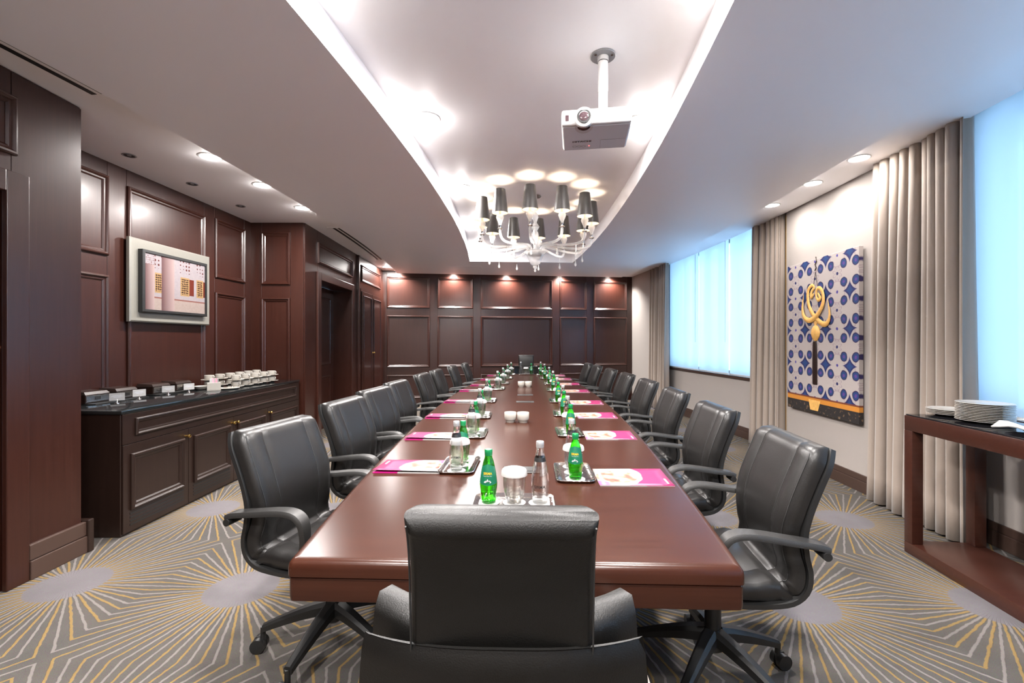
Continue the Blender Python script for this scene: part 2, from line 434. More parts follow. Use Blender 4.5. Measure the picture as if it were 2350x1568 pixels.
# ---------------------------------------------------------------- geometry helpers
class MB:
    """collects shapes into one mesh"""
    def __init__(s, mat=None):
        s.v = []; s.f = []; s.mat = mat or Matrix.Identity(4)
    def add(s, verts, faces, mat=None):
        n = len(s.v)
        m = s.mat @ mat if mat is not None else s.mat
        s.v += [tuple(m @ Vector(p)) for p in verts]
        s.f += [[i + n for i in f] for f in faces]
        return s
    def box(s, x0, x1, y0, y1, z0, z1, bev=0.0, seg=2, mat=None):
        if bev <= 0:
            v = [(x0, y0, z0), (x1, y0, z0), (x1, y1, z0), (x0, y1, z0), (x0, y0, z1), (x1, y0, z1), (x1, y1, z1), (x0, y1, z1)]
            f = [(3, 2, 1, 0), (4, 5, 6, 7), (0, 1, 5, 4), (1, 2, 6, 5), (2, 3, 7, 6), (3, 0, 4, 7)]
            return s.add(v, f, mat)
        bm = bmesh.new()
        bmesh.ops.create_cube(bm, size=1)
        for v in bm.verts:
            v.co = Vector((x0 + (v.co.x + .5) * (x1 - x0), y0 + (v.co.y + .5) * (y1 - y0), z0 + (v.co.z + .5) * (z1 - z0)))
        bmesh.ops.bevel(bm, geom=bm.edges[:], offset=bev, segments=seg, profile=0.5, affect='EDGES')
        bm.verts.index_update()
        s.add([v.co[:] for v in bm.verts], [[v.index for v in f.verts] for f in bm.faces], mat)
        bm.free()
        return s
    def lathe(s, prof, n=24, mat=None, close=False):
        """prof: list of (r, z); r == 0 makes a pole"""
        v = []; f = []; rows = []
        for r, z in prof:
            if r < 1e-6:
                rows.append([len(v)]); v.append((0, 0, z))
            else:
                rows.append([len(v) + i for i in range(n)])
                v += [(r * math.cos(2 * PI * i / n), r * math.sin(2 * PI * i / n), z) for i in range(n)]
        for a, b in zip(rows, rows[1:]):
            for i in range(n):
                j = (i + 1) % n
                if len(a) == 1 and len(b) == 1: continue
                if len(a) == 1: f.append((a[0], b[j], b[i]))
                elif len(b) == 1: f.append((a[i], a[j], b[0]))
                else: f.append((a[i], a[j], b[j], b[i]))
        if close:
            if len(rows[0]) > 1: f.append(rows[0][::-1])
            if len(rows[-1]) > 1: f.append(rows[-1])
        return s.add(v, f, mat)
    def cyl(s, p, q, r0, r1=None, n=16, cap=True):
        r1 = r0 if r1 is None else r1
        p = Vector(p); q = Vector(q); d = q - p
        m = Matrix.Translation(p) @ d.to_track_quat('Z', 'Y').to_matrix().to_4x4()
        return s.lathe([(r0, 0), (r1, d.length)], n, m, close=cap)
    def tube(s, pts, r, n=8, radii=None, cap=True):
        pts = [Vector(p) for p in pts]
        loops = []
        up = Vector((0, 0, 1))
        for i, p in enumerate(pts):
            t = (pts[min(i + 1, len(pts) - 1)] - pts[max(i - 1, 0)]).normalized()
            a = t.cross(up)
            if a.length < 1e-3: a = t.cross(Vector((1, 0, 0)))
            a.normalize(); b = a.cross(t)
            rr = radii[i] if radii else r
            loops.append([tuple(p + a * rr * math.cos(2 * PI * k / n) + b * rr * math.sin(2 * PI * k / n)) for k in range(n)])
        return s.loft(loops, cap)
    def loft(s, loops, cap=True, mat=None):
        n = len(loops[0]); v = [p for l in loops for p in l]; f = []
        for i in range(len(loops) - 1):
            for k in range(n):
                j = (k + 1) % n
                f.append((i * n + k, i * n + j, (i + 1) * n + j, (i + 1) * n + k))
        if cap:
            f.append(list(range(n))[::-1]); f.append([(len(loops) - 1) * n + k for k in range(n)])
        return s.add(v, f, mat)
    def prism(s, poly, z0, z1, mat=None):
        n = len(poly)
        v = [(x, y, z0) for x, y in poly] + [(x, y, z1) for x, y in poly]
        f = [list(range(n))[::-1], list(range(n, 2 * n))] + [(i, (i + 1) % n, n + (i + 1) % n, n + i) for i in range(n)]
        return s.add(v, f, mat)
    def grid(s, rows):
        n = len(rows[0]); v = [p for r in rows for p in r]
        f = [(i * n + k, i * n + k + 1, (i + 1) * n + k + 1, (i + 1) * n + k) for i in range(len(rows) - 1) for k in range(n - 1)]
        return s.add(v, f)
    def build(s, name, mat, parent=None, smooth=None, fix=True):
        me = bpy.data.meshes.new(name)
        me.from_pydata(s.v, [], s.f)
        if fix:
            bm = bmesh.new(); bm.from_mesh(me)
            bmesh.ops.recalc_face_normals(bm, faces=bm.faces[:])
            bm.to_mesh(me); bm.free()
        me.update()
        if smooth is not None:
            me.polygons.foreach_set('use_smooth', [True] * len(me.polygons))
            me.set_sharp_from_angle(angle=R(smooth))
        me.materials.append(mat)
        o = bpy.data.objects.new(name, me)
        COL.objects.link(o)
        if parent is not None: o.parent = parent
        return o

def tag(o, label=None, cat=None, group=None, kind=None):
    if label: o['label'] = label
    if cat: o['category'] = cat
    if group: o['group'] = group
    if kind: o['kind'] = kind
    return o

def thing(name, label, cat, loc=(0, 0, 0), rz=0.0, group=None):
    o = bpy.data.objects.new(name, None)
    COL.objects.link(o)
    o.empty_display_size = 0.05
    o.location = loc; o.rotation_euler = (0, 0, rz)
    return tag(o, label, cat, group)

def copy_tree(root, loc, rz=None, label=None, group=None, parent=None):
    c = root.copy(); COL.objects.link(c)
    c.parent = parent
    if loc is not None: c.location = loc
    if rz is not None: c.rotation_euler = (0, 0, rz)
    if label: c['label'] = label
    if group: c['group'] = group
    for ch in root.children:
        copy_tree(ch, None, parent=c)
    return c

def struct(o, label=None):
    o['kind'] = 'structure'
    if label: o['label'] = label
    return o

def frame(P, Q):
    """wall frame: local x runs from P to Q along the wall, local y points left of it (into the room), z up"""
    P = Vector((P[0], P[1], 0)); Q = Vector((Q[0], Q[1], 0))
    x = (Q - P).normalized(); y = Vector((-x.y, x.x, 0))
    return Matrix(((x.x, y.x, 0, P.x), (x.y, y.y, 0, P.y), (0, 0, 1, 0), (0, 0, 0, 1))), (Q - P).length

def moulding(parent, x0, x1, z0, z1, w=0.05, h=0.026, y=0.0, mat=None, name='panel_moulding'):
    """mitred picture-frame moulding lying on the local plane y"""
    prof = [(0, 0), (0, h * .55), (w * .14, h * .9), (w * .32, h), (w * .5, h * .72), (w * .58, h * .45), (w * .8, h * .42), (w, h * .1), (w, 0)]
    loops = []
    for s_, hh in prof:
        loops.append([(x0 + s_, y + hh, z0 + s_), (x1 - s_, y + hh, z0 + s_), (x1 - s_, y + hh, z1 - s_), (x0 + s_, y + hh, z1 - s_)])
    return MB().loft(loops, cap=False).build(name, mat or M['wood'], parent, smooth=30)

def text_geo(body, size, bold=0.0):
    cu = bpy.data.curves.new('lettering', 'FONT')
    cu.body = body; cu.size = size; cu.align_x = 'CENTER'; cu.offset = bold; cu.resolution_u = 2
    ob = bpy.data.objects.new('lettering', cu); COL.objects.link(ob)
    dg = bpy.context.evaluated_depsgraph_get()
    me = bpy.data.meshes.new_from_object(ob.evaluated_get(dg))
    v = [p.co[:] for p in me.vertices]; f = [list(p.vertices) for p in me.polygons]
    bpy.data.objects.remove(ob, do_unlink=True); bpy.data.curves.remove(cu); bpy.data.meshes.remove(me)
    return v, f

def spot(name, loc, watts, parent=None, angle=100, blend=0.6, radius=0.05, aim=(0, 0, -1), col=WARM):
    l = bpy.data.lights.new(name, 'SPOT')
    l.energy = watts; l.color = col; l.spot_size = R(angle); l.spot_blend = blend; l.shadow_soft_size = radius
    o = bpy.data.objects.new(name, l); COL.objects.link(o)
    o.location = loc
    o.rotation_euler = Vector(aim).to_track_quat('-Z', 'Y').to_euler()
    if parent is not None: o.parent = parent
    return o

def disk_lamp(name, loc, watts, parent, size=0.14, col=WARM, fill=FILL):
    l = bpy.data.lights.new(name, 'AREA')
    l.shape = 'DISK'; l.size = size; l.energy = watts; l.color = col
    o = bpy.data.objects.new(name, l); COL.objects.link(o)
    o.location = loc; o.parent = parent
    g = bpy.data.lights.new(name + '_dome', 'POINT')       # added light below the flat lens, brightening the ceiling around it
    g.energy = watts * fill; g.color = col; g.shadow_soft_size = 0.03
    q = bpy.data.objects.new(name + '_dome', g); COL.objects.link(q)
    q.location = (loc[0], loc[1], loc[2] - 0.045); q.parent = parent
    return o

ORD = ['nearest', 'second', 'third', 'fourth', 'fifth', 'sixth', 'seventh', 'farthest']
def nth(k, n=8):
    return 'nearest to the camera' if k == 0 else ('farthest from the camera' if k == n - 1 else ORD[k] + ' from the camera')

# ================================================================ the room
CX, CY = -30.0, 5.8          # the building is gently curved: ceilings and window wall are arcs about this point
Z_SOFFIT, Z_STRIP, Z_TRAY = 2.73, 2.80, 2.90
def pol(r, th):
    return (CX + r * math.cos(th), CY + r * math.sin(th))
def arc_x(r, y):
    return CX + math.sqrt(r * r - (y - CY) ** 2)
def band(mb, r0, r1, t0, t1, z0, z1, n=40):
    loops = []
    for i in range(n + 1):
        th = R(t0 + (t1 - t0) * i / n)
        a = pol(r0, th); b = pol(r1, th)
        loops.append([(a[0], a[1], z0), (b[0], b[1], z0), (b[0], b[1], z1), (a[0], a[1], z1)])
    return mb.loft(loops)

floor = struct(MB().box(-4.2, 4.2, -3.0, 11.2, -0.06, 0.0).build('floor', M['carpet']), 'grey-brown carpet with pale discs and yellow and white rays')

RL, RCL, RCR, RR = 27.87, 29.34, 31.16, 32.65
ceiling = MB()
band(ceiling, 29.2, 31.3, -18, 4.4, Z_TRAY, 3.02)
band(ceiling, 25.9, 27.97, -18, 8.6, Z_STRIP, 3.02)
band(ceiling, 32.55, 33.13, -18, 8.6, Z_STRIP, 3.02)
band(ceiling, 27.9, 32.6, 7.1, 8.6, Z_STRIP, 3.02)
band(ceiling, 33.05, 34.2, -18, 8.6, 2.96, 3.02)
ceiling = struct(ceiling.build('ceiling', M['ceiling'], smooth=20), 'matt white ceiling with a raised centre tray')
sof = MB()
band(sof, RL, RCL, -18, 7.25, Z_SOFFIT, 2.99)
band(sof, RCR, RR, -18, 7.25, Z_SOFFIT, 2.99)
band(sof, RCL, RCR, 4.2, 7.25, Z_SOFFIT, 2.99, 8)
sof.build('soffit', M['ceiling'], ceiling, smooth=20)
# black linear air slots beside the left soffit edge
for k, (t0, t1) in enumerate(((0.1, 4.9), (-12.0, -6.35))):
    g = MB(); band(g, 27.62, 27.865, t0, t1, Z_STRIP - 0.004, Z_STRIP, 24)
    go = tag(g.build('air_grille', M['ceiling']), ('long ceiling air slot beside the door' if k == 0 else 'ceiling air slot above the near left doorway'), 'grille', 'ceiling air slots')
    for r0 in (27.68, 27.745, 27.80):
        s_ = MB(); band(s_, r0, r0 + 0.035, t0 + .08, t1 - .08, Z_STRIP - 0.006, Z_STRIP - 0.0035, 24)
        s_.build('slot', M['black_trim'], go)
hx = tag(MB().box(-1.36, -0.72, 8.45, 8.83, Z_SOFFIT - 0.003, Z_SOFFIT + 0.001, mat=Matrix.Rotation(R(-1), 4, 'Z')).build('access_panel', M['ceiling']),
         'flush white access hatch in the ceiling near the end wall', 'hatch')

def panel_wall(name, P, Q, cols, edges, z_top=2.99, thick=0.12, rows=((0.14, 0.63), (0.79, 1.87), (2.03, 2.68)), label=None, openings=()):
    """panelled wall: backing, full-height boards between the edges and mouldings"""
    fr, L = frame(P, Q)
    wall = MB()
    xs = [0.0] + [e for o in openings for e in o[:2]] + [L]
    for i in range(0, len(xs), 2):
        wall.box(xs[i], xs[i + 1], -thick, 0, 0, z_top)
    for o in openings:
        wall.box(o[0], o[1], -thick, 0, o[2], z_top)
    w = struct(wall.build(name, M['wood']), label)
    w.matrix_world = fr
    for a, b in zip(edges, edges[1:]):
        hit = [o for o in openings if a >= o[0] - .01 and b <= o[1] + .01]
        z0 = hit[0][2] if hit else 0.0
        MB().box(a + .0015, b - .0015, 0, 0.012, z0, z_top - 0.04, bev=0.0015, seg=1).build('board', M['wood'], w)
    for c in cols:
        x0, x1 = c[0], c[1]
        for z0, z1 in (c[2] if len(c) > 2 else rows):
            moulding(w, x0, x1, z0, z1, y=0.012)
    return w, L

w_back, L = panel_wall('wall_back', (2.74, 10.38), (-2.70, 9.45),
    [(0.133, 0.922), (1.085, 1.711), (3.625, 4.382), (4.54, 5.42), (1.88, 3.465, ((0.14, 0.63), (2.03, 2.68)))],
    [0, 0.133, 0.922, 1.085, 1.711, 1.88, 3.465, 3.625, 4.382, 4.54, 5.42, 5.519], label='dark mahogany panelled end wall')
moulding(w_back, 1.88, 3.465, 0.79, 1.87, w=0.06, h=0.06, y=0.012)

w_main, L = panel_wall('wall_left', (-3.24, 5.64), (-3.35, 2.70),
    [(0.146, 0.664), (0.822, 1.752, ((0.16, 2.66),)), (1.93, 2.45)], [0, 0.146, 0.664, 0.822, 1.752, 1.93, 2.45, L - .001] if False else [0, 0.146, 0.664, 0.822, 1.752, 1.93, 2.45, 2.9],
    label='dark mahogany panelled wall behind the sideboard')
w_jog, L = panel_wall('wall_left_return', (-2.58, 5.64), (-3.24, 5.64), [(0.16, 0.515)], [0, 0.16, 0.515, 0.66], thick=0.10,
    label='narrow mahogany panel facing the camera at the sideboard end')
w_door, L = panel_wall('wall_left_door', (-2.68, 9.45), (-2.58, 5.64),
    [(2.02, 3.42, ((2.37, 2.65),)), ], [1.72, 2.02, 2.083, 3.357, 3.42, 3.805], thick=0.32,
    openings=((2.083, 3.357, 2.15),), label='mahogany wall with the room door')
MB().box(1.70, 1.76, 0.0, 0.05, 0, 2.79, bev=.004).build('pilaster', M['wood'], w_door)
MB().box(0.12, 1.70, 0.0, 0.022, 0, 2.79, bev=.002).build('board', M['wood'], w_door)
moulding(w_door, 0.33, 1.57, 2.37, 2.66, y=0.022)
for a, b in ((3.36, 3.805),):
    MB().box(a + .17, b, 0.012, 0.03, 0, 0.15, bev=.004).build('plinth', M['brown_trim'], w_door)
MB().box(0.0, 0.66, 0.012, 0.03, 0, 0.15, bev=.004).build('plinth', M['brown_trim'], w_jog)

def casing(parent, x0, x1, zt, w=0.105, y=0.012, d=0.03):
    MB().box(x0 - w, x0, y, y + d, 0, zt + w, bev=.005).build('door_casing', M['wood'], parent)
    MB().box(x1, x1 + w, y, y + d, 0, zt + w, bev=.005).build('door_casing', M['wood'], parent)
    MB().box(x0, x1, y, y + d, zt, zt + w, bev=.005).build('door_casing', M['wood_h'], parent)
casing(w_door, 2.083, 3.357, 2.15)

def door(name, mat_world, x0, x1, zt, y, label, panels):
    d = MB().box(x0 + .004, x1 - .004, y - .045, y, 0.006, zt - .004, bev=.002).build(name, M['wood'])
    struct(d, label); d.matrix_world = mat_world
    for a, b, z0, z1 in panels:
        moulding(d, a, b, z0, z1, w=.045, h=.016, y=y)
    return d
fr_door = frame((-2.68, 9.45), (-2.58, 5.64))[0]
d1 = door('door_1', fr_door, 2.083, 3.357, 2.15, -0.26, 'recessed mahogany room door with three panels', [(2.24, 3.20, .97, 2.0), (2.24, 3.20, .14, .80)])
MB().cyl((2.72, -.262, 1.52), (2.72, -.250, 1.52), .012, n=14).build('door_viewer', M['chrome'], d1, smooth=40)
MB().cyl((2.70, -.262, 1.48), (2.70, -.250, 1.48), .008, n=12).build('door_viewer', M['chrome'], d1, smooth=40)
# tall cupboard in the far left corner
fr_cup = fr_door
cup = MB().box(0.30, 1.60, 0.022, 0.03, 0.02, 2.25).build('tall_cupboard', M['wood'])
tag(cup, 'built-in tall mahogany cupboard beside the door', 'cupboard'); cup.matrix_world = fr_cup
for a, b, kx in ((0.33, 0.945, 0.90), (0.955, 1.57, 1.00)):
    dd = MB().box(a, b, 0.03, 0.05, 0.12, 2.20, bev=.003).build('cupboard_door', M['wood'], cup)
    moulding(dd, a + .06, b - .06, 0.2, 2.13, w=.04, h=.016, y=.05)
    MB().lathe([(0, 0), (.008, 0), (.006, .012), (.015, .022), (.012, .032), (0, .036)], 14,
               Matrix.Translation((kx, .05, 1.12)) @ Matrix.Rotation(R(-90), 4, 'X')).build('knob', M['brass'], dd, smooth=50)

# near left: flush wall with another doorway
fr_near, L_near = frame((-2.72, 2.863), (-2.72, -2.45))
nw = MB()
nw.box(0, 0.45, -0.68, 0, 0, 2.99)
nw.box(1.45, L_near, -0.3, 0, 0, 2.99)
nw.box(0.45, 1.45, -0.3, 0, 2.13, 2.99)
w_near = struct(nw.build('wall_left_near', M['wood']), 'mahogany wall beside the near left doorway'); w_near.matrix_world = fr_near
MB().box(0.002, 0.40, 0, 0.012, 0, 2.79, bev=.0015, seg=1).build('board', M['wood'], w_near)
MB().box(0.403, 1.50, 0, 0.012, 2.13, 2.79, bev=.0015, seg=1).build('board', M['wood'], w_near)
moulding(w_near, 0.383, 1.52, 2.34, 2.66, y=.012)
casing(w_near, 0.45, 1.45, 2.13, w=.115)
d2 = door('door_2', fr_near, 0.45, 1.45, 2.13, -0.05, 'mahogany door at the near left edge', [(0.57, 1.33, .97, 2.0), (0.57, 1.33, .14, .80)])
bb = MB()
bb.box(-0.035, 0.332, 0.012, 0.047, 0, 0.105, bev=.004); bb.box(-0.03, 0.332, 0.012, 0.040, 0.107, 0.195, bev=.006)
b1 = struct(bb.build('baseboard_left', M['brown_trim']), 'dark stepped baseboard at the foot of the near left wall'); b1.matrix_world = fr_near
MB().box(-0.042, -0.002, -0.3, 0.055, 0, 0.205, bev=.006).build('end_block', M['cabinet'], b1)

# rear wall behind the camera
fr_rear, L = frame((-2.75, -2.45), (2.4, -2.45))
wr = struct(MB().box(0, L, -0.12, 0, 0, 2.99).build('wall_rear', M['wallpaper']), 'pale wall behind the viewer'); wr.matrix_world = fr_rear

# right wall: piers, window alcoves
def pier(name, P, Q, label, thick=0.30):
    fr, L = frame(P, Q)
    o = struct(MB().box(0, L, -thick, 0, 0, 2.99).build(name, M['wallpaper']), label); o.matrix_world = fr
    return o, fr, L
p_far, fr_pf, L_pf = pier('wall_right_far', (2.83, 9.36), (2.72, 10.50), 'pale wallpapered pier in the far right corner')
p_art, fr_pa, L_pa = pier('wall_right', (3.085, 3.87), (3.165, 5.25), 'pale wallpapered pier carrying the canvas')
for x0 in (-0.012, L_pa):
    MB().box(x0, x0 + .012, -0.3, 0.004, 0, 2.79).build('corner_strip', M['brass'] if x0 > 0 else M['brown_trim'], p_art)

def baseboard(name, fr, x0, x1, label, y=0.0):
    m = MB()
    m.box(x0, x1, y, y + 0.022, 0, 0.10, bev=.004); m.box(x0, x1, y, y + 0.016, 0.10, 0.155, bev=.005)
    o = struct(m.build(name, M['brown_trim']), label); o.matrix_world = fr
    return o
baseboard('baseboard_right', fr_pa, 0, L_pa, 'dark brown baseboard under the canvas')
baseboard('baseboard_right_far', fr_pf, 0, L_pf, 'dark brown baseboard in the far right corner')

def window_wall(name, P, Q, u0, u1, blinds, label, idx, mull):
    fr, L = frame(P, Q)
    m = MB()
    m.box(0, L, -0.22, 0, 0, 0.80)
    if u0 > 0: m.box(0, u0, -0.22, 0, 0.80, 2.99)
    if u1 < L: m.box(u1, L, -0.22, 0, 0.80, 2.99)
    m.box(u0, u1, -0.22, 0, 2.88, 2.99)
    w = struct(m.build(name, M['wallpaper']), label); w.matrix_world = fr
    MB().box(u0 - .03, u1 + .03, -0.20, 0.025, 0.80, 0.842, bev=.006).build('window_sill', M['brown_trim'], w)
    win = bpy.data.objects.new('window_%d' % idx, None); COL.objects.link(win); win.matrix_world = fr
    struct(win, ['', 'bright window behind the console table', 'window with three pale blinds beyond the chairs', 'window beside the viewer'][idx])
    fm = MB()
    fm.box(u0, u1, -.20, -.15, .84, .89); fm.box(u0, u1, -.20, -.15, 2.83, 2.88)
    fm.box(u0, u0 + .06, -.20, -.15, .89, 2.83); fm.box(u1 - .06, u1, -.20, -.15, .89, 2.83)
    fm.build('window_frame', M['alu'], win)
    for xj in (u0 - .10, u1 + .005):  # dark boards added to stand in for shade on the wall beside the blinds
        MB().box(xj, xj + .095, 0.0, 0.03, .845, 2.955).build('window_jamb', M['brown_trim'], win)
    xs = [u0 + .06] + mull + [u1 - .06]
    for x in mull:
        MB().box(x - .045, x + .045, -.21, -.14, .89, 2.83).build('mullion', M['alu'], win)
    for a, b in zip(xs, xs[1:]):
        MB().box(a + (.045 if a in mull else 0), b - (.045 if b in mull else 0), -.178, -.172, .89, 2.83).build('pane', M['pane'], win)
    baseboard('baseboard_right_%s' % ['', 'near', 'window', 'rear'][idx], fr, 0, L, 'dark brown baseboard below the %s' % ['', 'near window', 'far window', 'rear window'][idx])
    outs = []
    for k, (a, b, zb, lab) in enumerate(blinds):
        b0 = thing('roller_blind', lab, 'blind', (0, 0, 0), group='roller blinds')
        b0.matrix_world = fr @ Matrix.Translation((a, 0.03, 0))
        MB().box(0, b - a, -.001, .001, zb, 2.92).build('fabric', M['blind'], b0)
        MB().box(-.004, b - a + .004, -.009, .009, zb - .022, zb, bev=.006).build('bottom_rail', M['alu'], b0, smooth=40)
        MB().tube([(.06, .02, 2.9), (.06, .02, 1.34), (.068, .02, 1.32), (.076, .02, 1.34), (.076, .02, 2.9)], .0022, 5).build('chain', M['alu'], b0)
    return fr, L
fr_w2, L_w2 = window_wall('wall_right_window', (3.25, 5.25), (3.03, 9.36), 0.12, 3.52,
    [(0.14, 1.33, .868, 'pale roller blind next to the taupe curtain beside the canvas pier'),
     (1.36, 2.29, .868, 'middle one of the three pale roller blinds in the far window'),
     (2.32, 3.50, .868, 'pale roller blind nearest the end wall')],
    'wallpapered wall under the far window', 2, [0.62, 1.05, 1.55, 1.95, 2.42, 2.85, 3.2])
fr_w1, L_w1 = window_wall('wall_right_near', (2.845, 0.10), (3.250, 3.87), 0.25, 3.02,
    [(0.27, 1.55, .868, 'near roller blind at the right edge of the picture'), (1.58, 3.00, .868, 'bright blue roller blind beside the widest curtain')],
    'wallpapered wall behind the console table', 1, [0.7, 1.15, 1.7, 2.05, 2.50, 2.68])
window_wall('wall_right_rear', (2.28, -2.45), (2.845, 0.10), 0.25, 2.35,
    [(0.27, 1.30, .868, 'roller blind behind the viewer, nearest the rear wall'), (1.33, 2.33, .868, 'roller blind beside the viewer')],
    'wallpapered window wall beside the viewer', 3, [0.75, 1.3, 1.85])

# a hazy building far outside the windows
hb = thing('distant_building', 'low hazy building on the skyline behind the far window blinds', 'building', (26, 62, -20))
MB().box(-9, 9, -6, 6, 0, 22.6).build('wall', M['haze_building'], hb)
MB().prism([(-9.6, 22.6), (9.6, 22.6), (6.5, 24.0), (-6.5, 24.0)], -6, 6, Matrix.Rotation(R(90), 4, 'X')).build('roof', M['haze_building'], hb)

# curtains: pleated cloth
def curtain(name, P, Q, pleats, amp, seed, label, z0=0.015, z1=2.93, flare=0.12, lean=0.0, y=0.06):
    fr, L = frame(P, Q)
    rnd = random.Random(seed)
    n = pleats * 12
    ph = [rnd.uniform(-.5, .5) for _ in range(pleats + 2)]; am = [rnd.uniform(.65, 1.3) for _ in range(pleats + 2)]
    wd = [rnd.uniform(.7, 1.3) for _ in range(pleats)]; tot = sum(wd); cum = [0]
    for w_ in wd: cum.append(cum[-1] + w_ / tot)
    rows_f = []
    for iz in range(15):
        tz = iz / 14.0
        z = z1 + (z0 - z1) * tz
        row = []
        for i in range(n + 1):
            q = i / n * pleats
            k = min(int(q), pleats - 1); fq = q - k
            s_ = cum[k] + (cum[k + 1] - cum[k]) * fq
            a = am[k] * (1 - fq) + am[k + 1] * fq
            grow = 0.75 + 0.45 * tz
            yy = amp * a * grow * math.cos(2 * PI * (fq + 0.07 * ph[k] * tz)) + 0.006 * math.sin(9 * s_ + 3 * tz + ph[k])
            xx = (s_ - .5) * L * (1 + flare * tz) + .5 * L + 0.30 * amp * math.sin(4 * PI * fq) + lean * tz
            row.append((xx, y + yy + 0.02 * tz, z))
        rows_f.append(row)
    c = MB().grid(rows_f).build('cloth', M['curtain'], None, smooth=70)
    sm = c.modifiers.new('thick', 'SOLIDIFY'); sm.thickness = 0.004
    root = thing(name, label, 'curtain', group='taupe curtains')
    root.matrix_world = fr
    c.parent = root
    tr = MB().box(0.0, L, y - .012, y + .012, 2.93, 2.95).build('curtain_track', M['alu'], root)
    return root
curtain('curtain', (3.025, 2.97), (3.085, 3.77), 9, 0.062, 3, 'widest taupe curtain, hanging behind the console table', lean=-0.02, flare=.10, y=0.03)
curtain('curtain', (3.18, 5.30), (3.15, 5.88), 6, 0.050, 8, 'taupe curtain just beyond the tiled canvas', flare=.10, lean=0.0, y=0.02)
curtain('curtain', (2.945, 8.50), (2.885, 9.33), 6, 0.045, 5, 'narrow taupe curtain nearest the panelled end wall', flare=.03, y=0.03)

# ---------------------------------------------------------------- ceiling lamps
def downlight(x, y, z, label, watts, r=0.078, group='ceiling downlights', angle=120, aim=(0, 0, -1), blend=.8, opal=False):
    o = thing('downlight', label, 'ceiling light', (x, y, z), group=group)
    MB().lathe([(r, 0.001), (r * 1.16, 0.0), (r * 1.2, -.004), (r * 1.05, -.007), (r, -.003)], 28).build('trim_ring', M['white'], o, smooth=40)
    MB().lathe([(0, -.0025), (r * 1.01, -.0025)], 28).build('lens', M['lamp'], o)
    if opal: disk_lamp('lamp', (0, 0, -0.010), watts, o, 2 * r, fill=FILL if z > 2.85 else FILL * .45)
    else: spot('lamp', (0, 0, -0.02), watts, o, angle=angle, aim=aim, blend=blend)
    return o
tray_y = [(-1.05, 'behind'), (0.34, 'overhead'), (1.77, 'overhead')]
for i, (y, w) in enumerate(tray_y):
    for s_, r in (('left', 29.48), ('right', 31.02)):
        downlight(arc_x(r, y), y, Z_TRAY, 'tray downlight %s the viewer on the %s, number %s from the rear' % ('behind' if y < 0 else 'above', s_, ['one', 'two', 'three'][i]), TRAY_W, opal=True)
downlight(-0.60, 3.20, Z_TRAY, 'large round tray downlight left of the projector', TRAY_W, opal=True)
downlight(0.90, 3.24, Z_TRAY, 'round tray downlight half hidden behind the projector', TRAY_W, opal=True)
downlight(-0.51, 4.63, Z_TRAY, 'tray downlight just left of the chandelier shades', TRAY_W, opal=True)
downlight(-0.51, 6.07, Z_TRAY, 'tray downlight peeping out beside the leftmost chandelier shade', TRAY_W, opal=True)
downlight(-0.56, 7.48, Z_TRAY, 'tray downlight farthest from the camera, near the tray end', TRAY_W, opal=True)
for k, (x, y) in enumerate(((-2.40, 3.62), (-2.346, 4.275), (-2.30, 5.0), (-2.47, 8.95))):
    downlight(x, y, Z_STRIP, ['first downlight from the camera above the sideboard wall', 'second downlight from the camera above the sideboard wall',
              'third downlight from the camera above the sideboard wall', 'downlight in the far left ceiling corner'][k], STRIP_W, r=.072, opal=True)
for k, (x, y) in enumerate(((2.78, 3.645), (2.79, 4.22), (2.80, 4.90))):
    downlight(x, y, Z_STRIP, ['downlight above the widest curtain edge', 'middle downlight above the tiled canvas', 'downlight above the far edge of the tiled canvas'][k], STRIP_W * 0.24, r=.068, opal=True)
for k, X in enumerate((-2.37, -1.22, -0.09, 1.10, 2.22)):
    Y = 9.45 + (X + 2.70) * (0.93 / 5.44) - 0.13
    downlight(X, Y, Z_STRIP, 'ceiling washer lighting the top of the end wall panels, %s from the left' % ['first', 'second', 'third', 'fourth', 'fifth'][k], BACK_W, r=.05, angle=140, aim=(0, 0.10, -1), group='end wall washers')
for k, (x, y) in enumerate(((-3.02, 3.59), (-2.98, 4.24), (-2.94, 4.93))):
    o = thing('ceiling_spotlight', ['unlit small dark ceiling spot, nearest the camera above the sideboard', 'middle one of the unlit small dark ceiling spots',
              'unlit small dark ceiling spot farthest from the camera'][k], 'ceiling light', (x, y, Z_STRIP), group='unlit small spots')
    MB().lathe([(.036, 0.0), (.046, -.001), (.049, -.004), (.042, -.007), (.036, -.004)], 22).build('trim_ring', M['grey_plate'], o, smooth=40)
    MB().lathe([(0, -.002), (.037, -.002)], 22).build('recess', M['black_trim'], o)
    MB().lathe([(0, -.006), (.013, -.005), (.016, -.002)], 14).build('bulb', M['grey_plate'], o, smooth=60)

# ================================================================ conference table
T_ROT = R(-2.1); T_O = (0.0, 1.183); T_L = 6.96
def t2w(x, y):
    c, s_ = math.cos(T_ROT), math.sin(T_ROT)
    return (T_O[0] + c * x - s_ * y, T_O[1] + s_ * x + c * y)
def w2t_y(X, Y):
    c, s_ = math.cos(T_ROT), math.sin(T_ROT)
    return -s_ * (X - T_O[0]) + c * (Y - T_O[1])
def half_w(y):
    return 0.600 + 0.188 * (1 - ((y - T_L / 2) / (T_L / 2)) ** 2)

